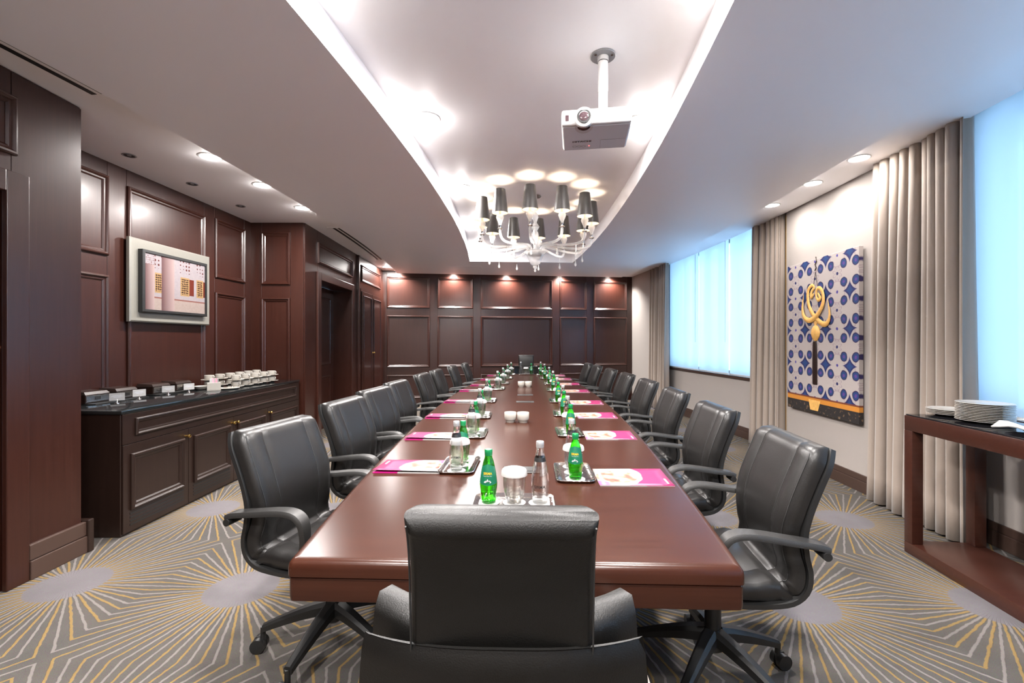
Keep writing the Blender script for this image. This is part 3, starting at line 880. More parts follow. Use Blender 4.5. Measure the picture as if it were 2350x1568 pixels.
table = thing('conference_table', 'long boat-shaped polished mahogany conference table', 'table', (T_O[0], T_O[1], 0), T_ROT)
def half_outline(y0, y1, ins, round0, round1):
    """closed outline of one table half; rounded corners at the outer end"""
    pts = []
    N = 18
    a, b = y0 + (ins if round0 else 0), y1 - (ins if round1 else 0)
    rc = max(0.018 - ins, 0.004)
    side = [a + (b - a) * i / N for i in range(N + 1)]
    def w(y): return half_w(y) - ins
    right = []
    for i, y in enumerate(side):
        if i == 0 and round0:
            for k in range(5):
                t = R(90 * k / 4)
                right.append((w(y) - rc + rc * math.sin(t), y + rc - rc * math.cos(t)))
        elif i == N and round1:
            for k in range(5):
                t = R(90 * k / 4)
                right.append((w(y) - rc + rc * math.cos(t), y - rc + rc * math.sin(t)))
        else:
            right.append((w(y), y))
    return right + [(-x, y) for x, y in right[::-1]]
for y0, y1, r0, r1 in ((0, T_L / 2 - .0012, True, False), (T_L / 2 + .0012, T_L, False, True)):
    prof = [(0.0, .706), (0.0, .728), (0.003, .739), (0.009, .746), (0.018, .7495), (0.026, .75)]
    loops = [[(x, y, z) for x, y in half_outline(y0, y1, i_, r0, r1)] for i_, z in prof]
    top = MB().loft(loops).build('tabletop', M['table'], table, smooth=35)
    prof = [(0.012, .636), (0.006, .640), (0.004, .650), (0.004, .700), (0.010, .706)]
    loops = [[(x, y, z) for x, y in half_outline(y0, y1, i_, r0, r1)] for i_, z in prof]
    MB().loft(loops).build('apron', M['table'], table, smooth=35)
for y in (1.55, 3.48, 5.41):
    MB().box(-.28, .28, y - .20, y + .20, 0, .64, bev=.006).build('pedestal', M['cabinet'], table)
# dark connection plates set in the top
for k, (X, Y) in enumerate(((0.045, 2.05), (0.125, 4.36), (0.143, 4.92))):
    o = thing('power_module', ['black power module set in the table behind the nearest glass', 'black power module just before the table seam', 'black power module just beyond the table seam'][k],
              'power module', (X, Y, 0.75), T_ROT, 'power modules in the tabletop')
    MB().box(-.085, .085, -.05, .05, 0, .004, bev=.002).build('cover_plate', M['black_trim'], o)
    MB().box(-.06, .06, -.03, .03, .004, .0065, bev=.001).build('flap', M['plastic'], o)

# ================================================================ task chairs
def lerp_path(pts, n):
    """Catmull-Rom resample of 2-D points"""
    out = []
    P = [Vector(p) for p in pts]
    P = [P[0] * 2 - P[1]] + P + [P[-1] * 2 - P[-2]]
    segs = len(P) - 3
    for i in range(n + 1):
        u = i / n * segs
        k = min(int(u), segs - 1); t = u - k
        a, b, c, d = P[k], P[k + 1], P[k + 2], P[k + 3]
        out.append(0.5 * ((2 * b) + (c - a) * t + (2 * a - 5 * b + 4 * c - d) * t * t + (3 * b - a - 3 * c + d) * t ** 3))
    return out

def sweep_section(path, section):
    """path: (y,z) points; section(v) -> list of (x, offset) with offset along the normal pointing to the sitter"""
    loops = []
    n = len(path)
    for i, p in enumerate(path):
        t = (path[min(i + 1, n - 1)] - path[max(i - 1, 0)]).normalized()
        nr = Vector((-t.y, t.x))       # downward path: normal towards +y
        if nr.x < 0 and i < n * .5: nr = -nr
        loops.append([(x, p.x + nr.x * o, p.y + nr.y * o) for x, o in section(i / (n - 1))])
    return loops

def star_base(root, r=0.295, turn=0.0, rad=0.03):
    MB().lathe([(0, .415), (.024, .415), (.024, .30), (.031, .298), (.031, .20), (.045, .19), (.048, .13), (.03, .115), (0, .115)], 18).build('gas_column', M['plastic'], root, smooth=40)
    for k in range(5):
        a = turn + k * 2 * PI / 5
        m = Matrix.Rotation(a, 4, 'Z')
        loops = []
        for t in range(6):
            q = t / 5
            x = .03 + (r - .03) * q; z = .178 - .078 * q ** 1.3; w = .030 - .013 * q; h = .026 - .012 * q
            loops.append([(x, -w, z - h), (x, w, z - h), (x, w, z + h * .4), (x, w * .55, z + h), (x, -w * .55, z + h), (x, -w, z + h * .4)])
        leg = MB(m).loft(loops).build('leg', M['plastic'], root, smooth=40)
        c = MB(m)
        c.cyl((r, 0, .05), (r, 0, .105), .011, n=10)
        c.box(r - .012, r + .03, -.004, .004, .03, .062, bev=.003, seg=1)
        cas = c.build('caster', M['plastic'], root, smooth=40)
        for s_ in (-1, 1):
            MB(m).cyl((r + .015, s_ * .006, .0305), (r + .015, s_ * .027, .0305), .030, n=18).build('wheel', M['plastic'], cas, smooth=40)

def make_task_chair():
    root = thing('task_chair', 'black leather swivel chair', 'chair')
    prof = [(-.318, .965), (-.292, .90), (-.260, .82), (-.232, .74), (-.218, .67), (-.223, .60), (-.234, .545), (-.226, .49), (-.188, .452), (-.126, .437)]
    path = lerp_path(prof, 30)
    def cushion(v):
        w = 0.238 - 0.030 * max(0, 1 - v * 9) ** 2 - 0.012 * (v > .85) - 0.018 * math.sin(min(1, max(0, (v - .35) / .25)) * PI) * .6
        e = min(1.0, (v * 22) ** .5 if v < .045 else 1.0, ((1 - v) * 14) ** .5 if v > .93 else 1.0)
        t = 0.060 * max(e, .25)
        xs = [(1.0, .10), (1.0, .45), (.985, .72), (.95, .88), (.90, .97), (.80, 1.03), (.66, 1.0), (.58, .93), (.56, .90), (.54, .93), (.40, .92), (.2, .90), (0, .90)]
        half = [(w * a, t * b) for a, b in xs]
        return half + [(-x, o) for x, o in half[-2::-1]]
    back = MB().loft(sweep_section(path, cushion)).build('backrest', M['leather'], root, smooth=50)
    n = len(path)
    for s_ in (-1, 1):
        for frac, th in ((.56, .906), (.93, .925)):
            pts = []
            for i in range(2, n - 2):
                v = i / (n - 1)
                w = 0.238 - 0.030 * max(0, 1 - v * 9) ** 2 - 0.012 * (v > .85) - 0.018 * math.sin(min(1, max(0, (v - .35) / .25)) * PI) * .6
                t = (path[i + 1] - path[i - 1]).normalized(); nr = Vector((-t.y, t.x))
                if nr.x < 0 and i < n * .5: nr = -nr
                o = .060 * th
                pts.append((s_ * w * frac, path[i].x + nr.x * o, path[i].y + nr.y * o))
            MB().tube(pts, .0018, 5).build('seam', M['black_trim'], back)
    # moulded shell behind and under the cushion
    prof2 = prof + [(-.05, .428), (0.07, .425)]
    path2 = lerp_path(prof2, 34)
    def shell(v):
        w = 0.246 - 0.026 * max(0, 1 - v * 9) ** 2 - 0.02 * max(0, v - .8) * 5 * .5
        return [(w, -.016), (w, 0.0), (w * .9, .004), (-w * .9, .004), (-w, 0.0), (-w, -.016), (-w * .8, -.022), (w * .8, -.022)]
    MB().loft(sweep_section(path2, shell)).build('back_shell', M['plastic'], root, smooth=40)
    # seat cushion
    seat = []
    for i in range(13):
        q = i / 12
        y = -.188 + .45 * q
        w = .235 + .012 * math.sin(q * PI)
        drop = .025 * max(0, q - .8) * 5 * max(0, q - .8) * 5
        e = min(1, math.sqrt(q * 10), math.sqrt((1 - q) * 8))
        zt = .502 - drop + .010 * (q < .2); zb = .440
        zt = zb + (zt - zb) * max(e, .3)
        mid = (zt + zb) / 2
        half = [(w, mid - .01), (w * .995, mid + .014), (w * .96, zt - .006), (w * .9, zt), (w * .57, zt - .006), (w * .55, zt - .009), (w * .53, zt - .006), (0, zt - .008)]
        seat.append([(x, y, z) for x, z in half] + [(-x, y, z) for x, z in half[-2::-1]] + [(-w * .95, y, zb), (w * .95, y, zb)])
    st = MB().loft(seat).build('seat', M['leather'], root, smooth=50)
    MB().box(.236, .2385, .05, .11, .462, .474).build('maker_tag', M['silver_cap'], st)
    MB().box(-.11, .11, -.16, .10, .395, .440, bev=.012).build('seat_mechanism', M['plastic'], root)
    # armrests: rear pivot, flat beam, front loop down to the seat
    arm = lerp_path([(-.278, .648), (-.245, .658), (-.16, .668), (-.06, .680), (.005, .678), (.042, .655), (.055, .61), (.045, .54), (.01, .47)], 26)
    for s_ in (-1, 1):
        loops = []
        for i, p in enumerate(arm):
            t = (arm[min(i + 1, len(arm) - 1)] - arm[max(i - 1, 0)]).normalized(); nr = Vector((-t.y, t.x))
            q = i / (len(arm) - 1)
            w = .030 if q < .62 else .030 - .012 * (q - .62) / .38
            h = .0095
            x = s_ * (.268 - .02 * max(0, q - .75) * 4)
            loops.append([(x - w, p.x + nr.x * -h, p.y + nr.y * -h), (x + w, p.x + nr.x * -h, p.y + nr.y * -h), (x + w, p.x, p.y), (x + w * .8, p.x + nr.x * h, p.y + nr.y * h),
                          (x - w * .8, p.x + nr.x * h, p.y + nr.y * h), (x - w, p.x, p.y)])
        a = MB().loft(loops).build('armrest', M['arm_pad'], root, smooth=50)
        pv = MB(); pv.cyl((s_ * .235, -.265, .632), (s_ * .302, -.265, .632), .014, n=14)
        pv.build('pivot', M['plastic'], a, smooth=40)
    star_base(root)
    return root

proto = make_task_chair()
L_Y = [1.96, 2.80, 3.46, 4.12, 5.14, 5.86, 6.80, 7.66]
L_RZ = [-102, -97, -98, -96, -93, -92, -91, -90]
R_Y = [1.83, 2.65, 3.50, 4.36, 5.25, 6.12, 6.98, 7.62]
R_RZ = [83, 86, 86, 88, 89, 90, 89, 90]
def side_pos(Y, side, off):
    y = Y - T_O[1]
    return t2w(side * (half_w(y) + off), y)
first = True
for side, ys, rzs, nm in ((-1, L_Y, L_RZ, 'sideboard'), (1, R_Y, R_RZ, 'window')):
    for k, (Y, rz) in enumerate(zip(ys, rzs)):
        x, y = side_pos(Y, side, 0.10 if k else (0.132 if side < 0 else 0.108))
        lab = 'black leather swivel armchair on the %s side, %s' % (nm, nth(k))
        if first:
            proto.location = (x, y, 0); proto.rotation_euler = (0, 0, R(rz)); proto['label'] = lab; proto['group'] = 'black task chairs along the table'
            first = False
        else:
            copy_tree(proto, (x, y, 0), R(rz), lab, 'black task chairs along the table')

# ================================================================ two high-backed head chairs
def make_head_chair():
    root = thing('executive_chair', 'high-backed black leather chair', 'chair')
    def rr(w, t0, t1, r=.02, n=4, bulge=0.0):
        """rounded rectangle section (x, offset)"""
        pts = []
        for cx, co, a0 in ((w - r, t1 - r, 0), (-w + r, t1 - r, 90), (-w + r, t0 + r, 180), (w - r, t0 + r, 270)):
            for k in range(n + 1):
                a = R(a0 + 90 * k / n)
                pts.append((cx + r * math.cos(a), co + r * math.sin(a)))
        return pts
    # headrest panel
    path = lerp_path([(-.335, 1.062), (-.318, 1.035), (-.305, .98), (-.298, .90), (-.292, .82), (-.285, .74)], 22)
    def sec(v):
        e = min(1, max(.35, (v * 12) ** .5))
        return rr(.150 - .004 * math.sin(v * PI), -.028 * e, .028 * e, .022 * e)
    hr = MB().loft(sweep_section(path, sec)).build('headrest', M['leather_g'], root, smooth=60)
    for s_ in (-1, 1):
        pts = [(s_ * .143, p.x - .027, p.y) for p in path[2:-1]]
        MB().tube(pts, .0016, 5).build('seam', M['black_trim'], hr)
    # wide wrap-round inner cushion with shoulders
    rows = []
    path = lerp_path([(-.255, .868), (-.262, .835), (-.262, .79), (-.252, .70), (-.245, .60), (-.25, .52)], 20)
    loops = []
    for i, p in enumerate(path):
        v = i / 20
        e = min(1, max(.3, (v * 9) ** .5))
        outer = []; inner = []
        for k in range(15):
            u = -1 + 2 * k / 14
            x = u * (.232 + .01 * v)
            wrap = .065 * abs(u) ** 2.6
            outer.append((x, p.x - .028 * e + wrap, p.y - .012 * (1 - abs(u)) * (v < .2)))
            inner.append((x * .93, p.x + .040 * e + wrap * 1.05, p.y))
        loops.append(outer + inner[::-1])
    MB().loft(loops).build('back_cushion', M['leather_g'], root, smooth=60)
    # outer shell, its top edge dips in the middle
    loops = []
    for i in range(21):
        v = i / 20
        outer = []; inner = []
        for k in range(19):
            u = -1 + 2 * k / 18
            ztop = .846 + .012 * (1 - abs(u) ** 1.8)
            z = ztop + (.42 - ztop) * v
            x = u * (.226 + .018 * math.sin(v * PI * .8) + .004)
            yy = -.345 + .012 * math.sin(v * PI) + .052 * abs(u) ** 2.4 + (.10 * max(0, v - .75) * 4 * max(0, v - .75) * 4) * .6
            th = .030 * min(1, max(.2, (v * 14) ** .5))
            outer.append((x, yy - (.0 if v > 0 else -.012), z)); inner.append((x * .97, yy + th + (.0 if v > 0 else .0), z))
        loops.append(outer + inner[::-1])
    MB().loft(loops).build('back_shell', M['leather_g'], root, smooth=60)
    st = MB().box(-.235, .235, -.25, .23, .43, .52, bev=.035, seg=4).build('seat', M['leather_g'], root, smooth=60)
    MB().box(-.12, .12, -.18, .10, .39, .44, bev=.012).build('seat_mechanism', M['plastic'], root)
    for s_ in (-1, 1):
        a = MB()
        a.tube([(s_ * .262, -.24, .60), (s_ * .272, -.15, .625), (s_ * .274, .0, .63), (s_ * .272, .10, .625)], .022, 10)
        arm = a.build('armrest', M['taupe'], root, smooth=60)
        b = MB(); b.tube([(s_ * .268, .06, .61), (s_ * .268, .05, .52), (s_ * .20, .02, .425)], .014, 8)
        b.build('arm_post', M['plastic'], arm, smooth=50)
    star_base(root)
    return root
hc = make_head_chair()
hc.location = (-0.008, 1.035, 0); hc.rotation_euler = (0, 0, R(-1.5))
hc['label'] = 'large black leather chair in the foreground seen from behind'; hc['group'] = 'head chairs'
copy_tree(hc, (0.262, 8.50, 0), R(178), 'black leather head chair at the far end before the panelled wall', 'head chairs')

# ================================================================ table settings
def tray_mesh():
    def loop(w, d, r, z):
        pts = []
        for cx, cy, a0 in ((w - r, d - r, 0), (-w + r, d - r, 90), (-w + r, -d + r, 180), (w - r, -d + r, 270)):
            for k in range(6):
                a = R(a0 + 90 * k / 5)
                pts.append((cx + r * math.cos(a), cy + r * math.sin(a), z))
        return pts
    W, D = .0825, .145
    prof = [(-.012, 0.0), (-.006, .002), (0, .010), (-.002, .0125), (-.008, .0115), (-.016, .007), (-.024, .004), (-.030, .004)]
    return MB().loft([loop(W + i, D + i, .032 + i * .8, z) for i, z in prof])
tray = tray_mesh().build('serving_tray', M['chrome'], None, smooth=50)
coaster = MB().lathe([(0, 0), (.041, 0), (.041, .0015), (0, .0018)], 24).build('paper_coaster', M['paper'], None, smooth=40)

def bent_text(body, size, r_at, z0, bold=0.0, ang0=-90, seg_h=0.0):
    v, f = text_geo(body, size, bold)
    out = []
    for x, y, z in v:
        zz = z0 + y
        rr = r_at(zz) + .0006
        a = R(ang0) + x / rr
        out.append((rr * math.cos(a), rr * math.sin(a), zz))
    return MB().add(out, f)

def prof_r(prof):
    def f(z):
        for (r0, z0), (r1, z1) in zip(prof, prof[1:]):
            if z0 <= z <= z1 and z1 > z0: return r0 + (r1 - r0) * (z - z0) / (z1 - z0)
        return prof[-1][0]
    return f

def label_patch(prof, z0, z1, a0, a1, top_peak=0.0, off=.0004):
    rf = prof_r(prof); rows = []
    for i in range(9):
        row = []
        for k in range(15):
            u = k / 14; a = R(a0 + (a1 - a0) * u)
            zt = z1 + top_peak * (1 - abs(2 * u - 1)); z = z0 - top_peak * .5 * (1 - abs(2 * u - 1)) + (zt - z0 + top_peak * .5 * (1 - abs(2 * u - 1))) * i / 8
            r = rf(z) + off
            row.append((r * math.cos(a), r * math.sin(a), z))
        rows.append(row)
    return MB().grid(rows)

def make_bottle(kind):
    if kind == 'green':
        prof = [(.0245, 0), (.0265, .006), (.028, .03), (.0312, .058), (.0312, .072), (.027, .105), (.0195, .142), (.0135, .160), (.0122, .182)]
    else:
        prof = [(.0255, 0), (.0275, .006), (.029, .03), (.0318, .062), (.0312, .085), (.026, .120), (.0178, .165), (.0140, .180), (.0128, .212)]
    full = [(p[0], p[1]) for p in prof]
    sm = lerp_path(full, 30)
    pr = [(max(p.x, .001), p.y) for p in sm]
    top = pr[-1][1]
    root = thing('water_bottle', '%s glass water bottle' % kind, 'bottle')
    MB().lathe([(0, .004), (.018, .003), (.0235, 0)] + pr[1:] + [(0, top)], 26).build('glass_body', M['bottle_green' if kind == 'green' else 'bottle_clear'], root, smooth=60)
    c = .0142
    MB().lathe([(c * .93, top - .016), (c, top - .014), (c * .96, top - .010), (c, top - .008), (c, top + .004), (c * .9, top + .0065), (0, top + .007)], 22).build('cap', M['green_cap' if kind == 'green' else 'silver_cap'], root, smooth=40)
    rf = prof_r(pr)
    if kind == 'green':
        lb = label_patch(pr, .072, .128, -168, -12, .012).build('label', M['green_label'], root, smooth=60)
        bent_text('SIRMA', .0115, lambda z: rf(z) + .0006, .104, .0003).build('lettering', M['yellow_ink'], lb)
        bent_text('Dogal Maden Suyu', .0042, lambda z: rf(z) + .0006, .098, 0).build('lettering', M['white_ink'], lb)
        mt = [(-.014, .078), (-.008, .084), (-.005, .082), (0, .090), (.004, .083), (.008, .085), (.014, .078), (.010, .076), (-.010, .076)]
        rr = [(rf(z) + .0013, x, z) for x, z in mt]
        MB().add([(r * math.cos(R(-90) + x / r), r * math.sin(R(-90) + x / r), z) for r, x, z in rr], [list(range(len(mt)))]).build('mountain_emblem', M['white_ink'], lb)
    else:
        nb = label_patch(pr, .148, .162, -180, 180, 0).build('neck_band', M['ink'], root, smooth=60)
        bent_text('SIRMA', .0150, rf, .058, .0002).build('lettering', M['ink'], root)
        label_patch(pr, .0385, .0395, -100, -62, 0, .0008).build('underline', M['ink'], root)
    return root
b_green = make_bottle('green'); b_clear = make_bottle('clear')

def make_glass():
    root = thing('water_glass', 'tumbler', 'glass')
    out = [(.020, 0), (.027, .004), (.0335, .020), (.0385, .045), (.0405, .070), (.0395, .100), (.0385, .112)]
    inn = [(.0370, .112), (.0380, .098), (.0388, .070), (.0365, .046), (.030, .026), (.018, .018), (0, .017)]
    MB().lathe([(0, 0)] + out + inn, 28).build('tumbler_body', M['tumbler'], root, smooth=60)
    return root
g_proto = make_glass()
def make_cap():
    m = MB()
    n = 48; v = []; f = []
    prof = [(.046, .098), (.0445, .112), (.042, .1175), (.034, .1215), (.0, .1235)]
    rows = []
    for r, z in prof:
        if r == 0:
            rows.append([len(v)]); v.append((0, 0, z)); continue
        rows.append(list(range(len(v), len(v) + n)))
        for i in range(n):
            a = 2 * PI * i / n
            rr = r + (.0012 * (i % 2) if z < .113 else 0)
            v.append((rr * math.cos(a), rr * math.sin(a), z))
    for a, b in zip(rows, rows[1:]):
        for i in range(n):
            j = (i + 1) % n
            if len(b) == 1: f.append((a[i], a[j], b[0]))
            else: f.append((a[i], a[j], b[j], b[i]))
    return m.add(v, f).build('paper_cap', M['paper'], g_proto, smooth=30)
make_cap()

used = {}
def place(proto_, loc, rz, label, group, cat=None):
    """first call moves the prototype itself, later calls copy it with its parts"""
    if proto_.name not in used:
        used[proto_.name] = 1
        proto_.location = loc; proto_.rotation_euler = (0, 0, rz)
        tag(proto_, label, cat, group)
        return proto_
    c = copy_tree(proto_, loc, rz, label, group)
    if cat: c['category'] = cat
    return c

TZ = 0.7502
def setting(cx, cy, rz, order, where):
    """tray with three coasters, two bottles and a covered tumbler; order runs along the tray's local y"""
    place(tray, (cx, cy, TZ), rz, 'small silver tray ' + where, 'silver trays', 'tray')
    for kind, off in zip(order, (-.092, 0.0, .092)):
        x = cx - math.sin(rz) * off; y = cy + math.cos(rz) * off
        place(coaster, (x, y, TZ + .0045), 0, 'white paper coaster under the %s %s' % ({'green': 'green bottle', 'clear': 'clear bottle', 'glass': 'tumbler'}[kind], where), 'paper coasters', 'coaster')
        z = TZ + .0065
        if kind == 'green':
            place(b_green, (x, y, z), R(random.uniform(-14, 14)) if 'near head' not in where else R(-4), 'green glass water bottle on the tray ' + where, 'green water bottles', 'bottle')
        elif kind == 'clear':
            place(b_clear, (x, y, z), R(random.uniform(-14, 14)) if 'near head' not in where else R(-6), 'clear glass water bottle on the tray ' + where, 'clear water bottles', 'bottle')
        else:
            place(g_proto, (x, y, z), 0, 'clear tumbler with a white pleated paper cap ' + where, 'water tumblers', 'glass')

def make_brochure():
    root = thing('brochure', 'magenta brochure', 'brochure')
    # pages 0..0.297 by 0..0.21, spine along +y; the cover lifts slightly at the front edge
    MB().box(0, .297, 0, .21, 0, .0035).build('pages', M['paper'], root)
    MB().box(0, .11, -.0006, .21, .0002, .0037).build('back_pocket', M['magenta'], root)
    rows = []
    for i in range(8):
        y = .21 * i / 7; lift = .010 * (1 - i / 7) ** 1.6
        rows.append([(-.001 + .299 * k / 6, y, .0045 + lift * (1 - .35 * k / 6)) for k in range(7)])
    cov = MB().grid(rows).build('cover', M['brochure'], root, smooth=60)
    sd = cov.modifiers.new('thick', 'SOLIDIFY'); sd.thickness = .0006
    return root
bro = make_brochure()

LB = [(-.615, 2.007), (-.635, 2.686), (-.655, 3.427), (-.647, 4.30), (-.612, 5.28), (-.546, 5.94), (-.475, 6.845), (-.425, 7.68)]
LT = [(-.160, 1.975), (-.1575, 2.70), (-.160, 3.39), (-.152, 4.28), (-.085, 5.42), (-.035, 6.12), (.016, 7.00), (.070, 7.74)]
RB = [(.657, 1.814), (.745, 2.675), (.800, 3.427), (.852, 4.169), (.890, 5.163), (.915, 6.027), (.911, 6.845), (.895, 7.58)]
RT = [(.187, 1.852), (.279, 2.74), (.329, 3.49), (.361, 4.27), (.409, 5.25), (.430, 6.09), (.430, 6.97), (.415, 7.72)]
TILT = T_ROT
for k in range(8):
    w = 'on the sideboard side, %s' % nth(k)
    place(bro, (LB[k][0], LB[k][1], TZ), R(-2 + random.uniform(-1.5, 1.5)), 'magenta brochure with a round photo ' + w, 'magenta brochures', 'brochure')
    setting(LT[k][0] - .0825, LT[k][1] + .145, TILT + R(random.uniform(-1.5, 1.5)), ('clear', 'glass', 'green'), w)
    w = 'on the window side, %s' % nth(k)
    place(bro, (RB[k][0], RB[k][1] + .21, TZ), R(180 - 2 + random.uniform(-1.5, 1.5)), 'magenta brochure with a round photo ' + w, 'magenta brochures', 'brochure')
    setting(RT[k][0] + .0825, RT[k][1] + .145, TILT + R(random.uniform(-1.5, 1.5)), ('green', 'glass', 'clear'), w)
setting(0.008, 1.625, R(-92), ('green', 'glass', 'clear'), 'at the near head of the table')
setting(0.247, 7.975, R(88), ('green', 'glass', 'clear'), 'at the far head of the table')

def make_bowl():
    out = [(.0, .0), (.030, .0), (.031, .006), (.036, .012), (.0435, .022), (.0440, .068), (.0425, .070), (.0410, .066), (.0405, .026), (.030, .016), (0, .014)]
    return MB().lathe(out, 30).build('sugar_pot', M['china'], None, smooth=45)
pot = make_bowl()
for X, Y, lab in ((-.012, 3.29, 'left white pot of the pair in the middle of the near table half'), (.080, 3.28, 'right white pot of the pair in the middle of the near table half'),
                  (.118, 5.82, 'left white pot of the small pair in the far table half'), (.210, 5.82, 'right white pot of the small pair in the far table half')):
    place(pot, (X, Y, TZ), 0, lab, 'white pots on the table', 'pot')

# ================================================================ sideboard
fr_s, L_s = frame((-2.625, 5.59), (-2.650, 3.08))
side = thing('sideboard', 'long dark wooden sideboard with granite top and panelled doors', 'sideboard')
side.matrix_world = fr_s
MB().box(0, L_s, -.54, 0, 0.0, .835, bev=.003, seg=1).build('body', M['cabinet'], side)
MB().box(-.002, L_s + .012, -.552, .018, .836, .862, bev=.004).build('granite_top', M['granite'], side, smooth=40)
fp = MB().box(.004, L_s - .004, 0, .012, .625, .832, bev=.002).build('fascia', M['cabinet'], side)
moulding(fp, .10, L_s - .10, .675, .795, w=.035, h=.02, y=.012, mat=M['cabinet'])
edges = [L_s - .004, L_s - .62, L_s - 1.21, L_s - 1.79, .004]
for k in range(4):
    b, a = edges[k], edges[k + 1]
    dd = MB().box(a + .002, b - .002, 0, .014, .018, .621, bev=.002).build('cabinet_door', M['cabinet'], side)
    moulding(dd, a + .055, b - .055, .165, .555, w=.05, h=.022, y=.014, mat=M['cabinet'])
    for z in (.060, .085, .110, .135):
        MB().box(a + .055, b - .055, .012, .0165, z, z + .011).build('louvre', M['black_trim'], dd)
    kx = a + .03 if k < 2 else b - .03
    MB().lathe([(0, 0), (.010, 0), (.007, .012), (.013, .020), (.016, .028), (.012, .037), (0, .040)], 16,
               Matrix.Translation((kx, .014, .568)) @ Matrix.Rotation(R(-90), 4, 'X')).build('knob', M['brass'], dd, smooth=50)
SZ = 0.8622

# tea boxes and name cards
def make_box():
    root = thing('tea_box', 'tea box', 'box')
    MB().box(-.075, .075, -.095, .095, 0, .062, bev=.004).build('body', M['cabinet'], root)
    lid = MB().add([(-.078, -.098, .064), (.078, -.098, .064), (.078, .098, .064), (-.078, .098, .064), (-.070, -.09, .090), (.060, -.09, .084), (.060, .09, .084), (-.070, .09, .090)],
                   [(3, 2, 1, 0), (4, 5, 6, 7), (0, 1, 5, 4), (1, 2, 6, 5), (2, 3, 7, 6), (3, 0, 4, 7)]).build('lid', M['cabinet'], root)
    pl = MB().box(.075, .078, -.09, .09, .010, .058, bev=.001).build('front_plate', M['chrome'], root)
    MB().box(.078, .0795, -.022, .022, .022, .046).build('label_slot', M['ink'], pl)
    return root
tb = make_box()
NB = ['nearest the camera on the sideboard', 'second from the camera on the sideboard', 'third from the camera on the sideboard', 'farthest from the camera on the sideboard']
for k, Y in enumerate((3.44, 3.70, 4.06, 4.33)):
    place(tb, (-3.205 + .004 * k, Y, SZ + .008), R(-2), 'low dark tea box with chrome front, ' + NB[k], 'tea boxes', 'box')
for k, (y0, y1) in enumerate(((3.34, 3.83), (3.95, 4.48))):
    m = MB().box(-3.285, -3.055, y0, y1, SZ, SZ + .0075, bev=.002).build('bar_mat', M['plastic'])
    tag(m, 'black ribbed mat under the %s pair of tea boxes' % ('near' if k == 0 else 'far'), 'mat', 'black mats')
def make_card():
    root = thing('card_holder', 'card', 'card')
    MB().lathe([(0, 0), (.017, 0), (.016, .004), (.006, .008), (.004, .016), (.008, .020), (.004, .026), (.003, .032)], 16).build('holder', M['chrome'], root, smooth=50)
    cd = MB().box(-.045, .045, -.0012, .0012, .022, .078).build('card', M['paper'], root)
    for z, w in ((.060, .026), (.052, .034), (.045, .020)):
        MB().box(-w, w, -.0016, -.0012, z, z + .0022).build('print_line', M['proj_grey'], cd)
    return root
cdp = make_card()
for k, (X, Y) in enumerate(((-2.985, 3.44), (-3.03, 3.70), (-3.02, 4.00), (-2.995, 4.22))):
    place(cdp, (X, Y, SZ), R(40 if k % 2 == 0 else 62), 'white name card in a chrome holder, ' + NB[k], 'name cards', 'card')

# cups and saucers in two rows of double stacks
def make_saucer():
    return MB().lathe([(0, 0), (.030, 0), (.034, .003), (.060, .012), (.073, .017), (.072, .019), (.056, .0145), (.032, .006), (0, .005)], 28).build('saucer', M['china'], None, smooth=50)
def make_cup():
    root = thing('coffee_cup', 'cup', 'cup')
    MB().lathe([(0, .0), (.024, .0), (.026, .004), (.040, .012), (.0435, .026), (.0445, .054), (.0430, .055), (.0415, .028), (.036, .014), (0, .010)], 26).build('cup_body', M['china'], root, smooth=50)
    h = [(.042, 0, .044), (.056, 0, .047), (.066, 0, .038), (.062, 0, .026), (.052, 0, .019), (.041, 0, .017)]
    MB().tube(h, .0042, 8).build('handle', M['china'], root, smooth=60)
    return root
sau = make_saucer(); cupp = make_cup()
ORD6 = ['first', 'second', 'third', 'fourth', 'fifth', 'sixth']
for row, X, ys in (('wall row', -3.06, (4.60, 4.77, 4.94, 5.11, 5.28, 5.45)), ('front row', -2.80, (4.62, 4.79, 4.96, 5.13, 5.30))):
    for i, Y in enumerate(ys):
        for lv, nm in ((0, 'lower'), (1, 'upper')):
            z = SZ + lv * .0665
            w = 'in stack %s from the camera, %s on the sideboard' % (ORD6[i], row)
            place(sau, (X, Y, z), 0, '%s white saucer %s' % (nm, w), 'white saucers', 'saucer')
            place(cupp, (X, Y, z + .0062), R(-20 + random.uniform(-8, 8)), '%s white cup %s' % (nm, w), 'white coffee cups', 'cup')
# sugar bowl, napkin caddy with sachets, plate with spoons
b = thing('sugar_bowl', 'white bowl beside the first cup stack on the sideboard', 'bowl', (-3.03, 4.43, SZ))
MB().lathe([(0, 0), (.030, 0), (.045, .010), (.058, .034), (.056, .035), (.042, .013), (0, .006)], 28).build('bowl_body', M['china'], b, smooth=50)
for k in range(7):
    m = Matrix.Rotation(k * .9, 4, 'Z') @ Matrix.Rotation(R(12), 4, 'X')
    s_ = tag(MB().box(-.011, .011, -.0012, .0012, 0.0, .062, bev=.0008, seg=1).build('sugar_sachet', M['sugar_pink'] if k % 3 else M['paper']),
        'upright sugar sachet %s in the white caddy on the sideboard' % ['at the left', 'second', 'third', 'in the middle', 'fifth', 'sixth', 'at the right'][k], 'sachet', 'sugar sachets')
    s_.matrix_world = Matrix.Translation((-2.845 + .004 * k, 4.30 + .009 * k, SZ + .055)) @ Matrix.Rotation(R(35 + 10 * (k % 3)), 4, 'Z') @ Matrix.Rotation(R(-8 + 3 * k), 4, 'X')
cdy = thing('sachet_caddy', 'white napkin-shaped china caddy holding sugar sachets', 'caddy', (-2.83, 4.32, SZ), R(35))
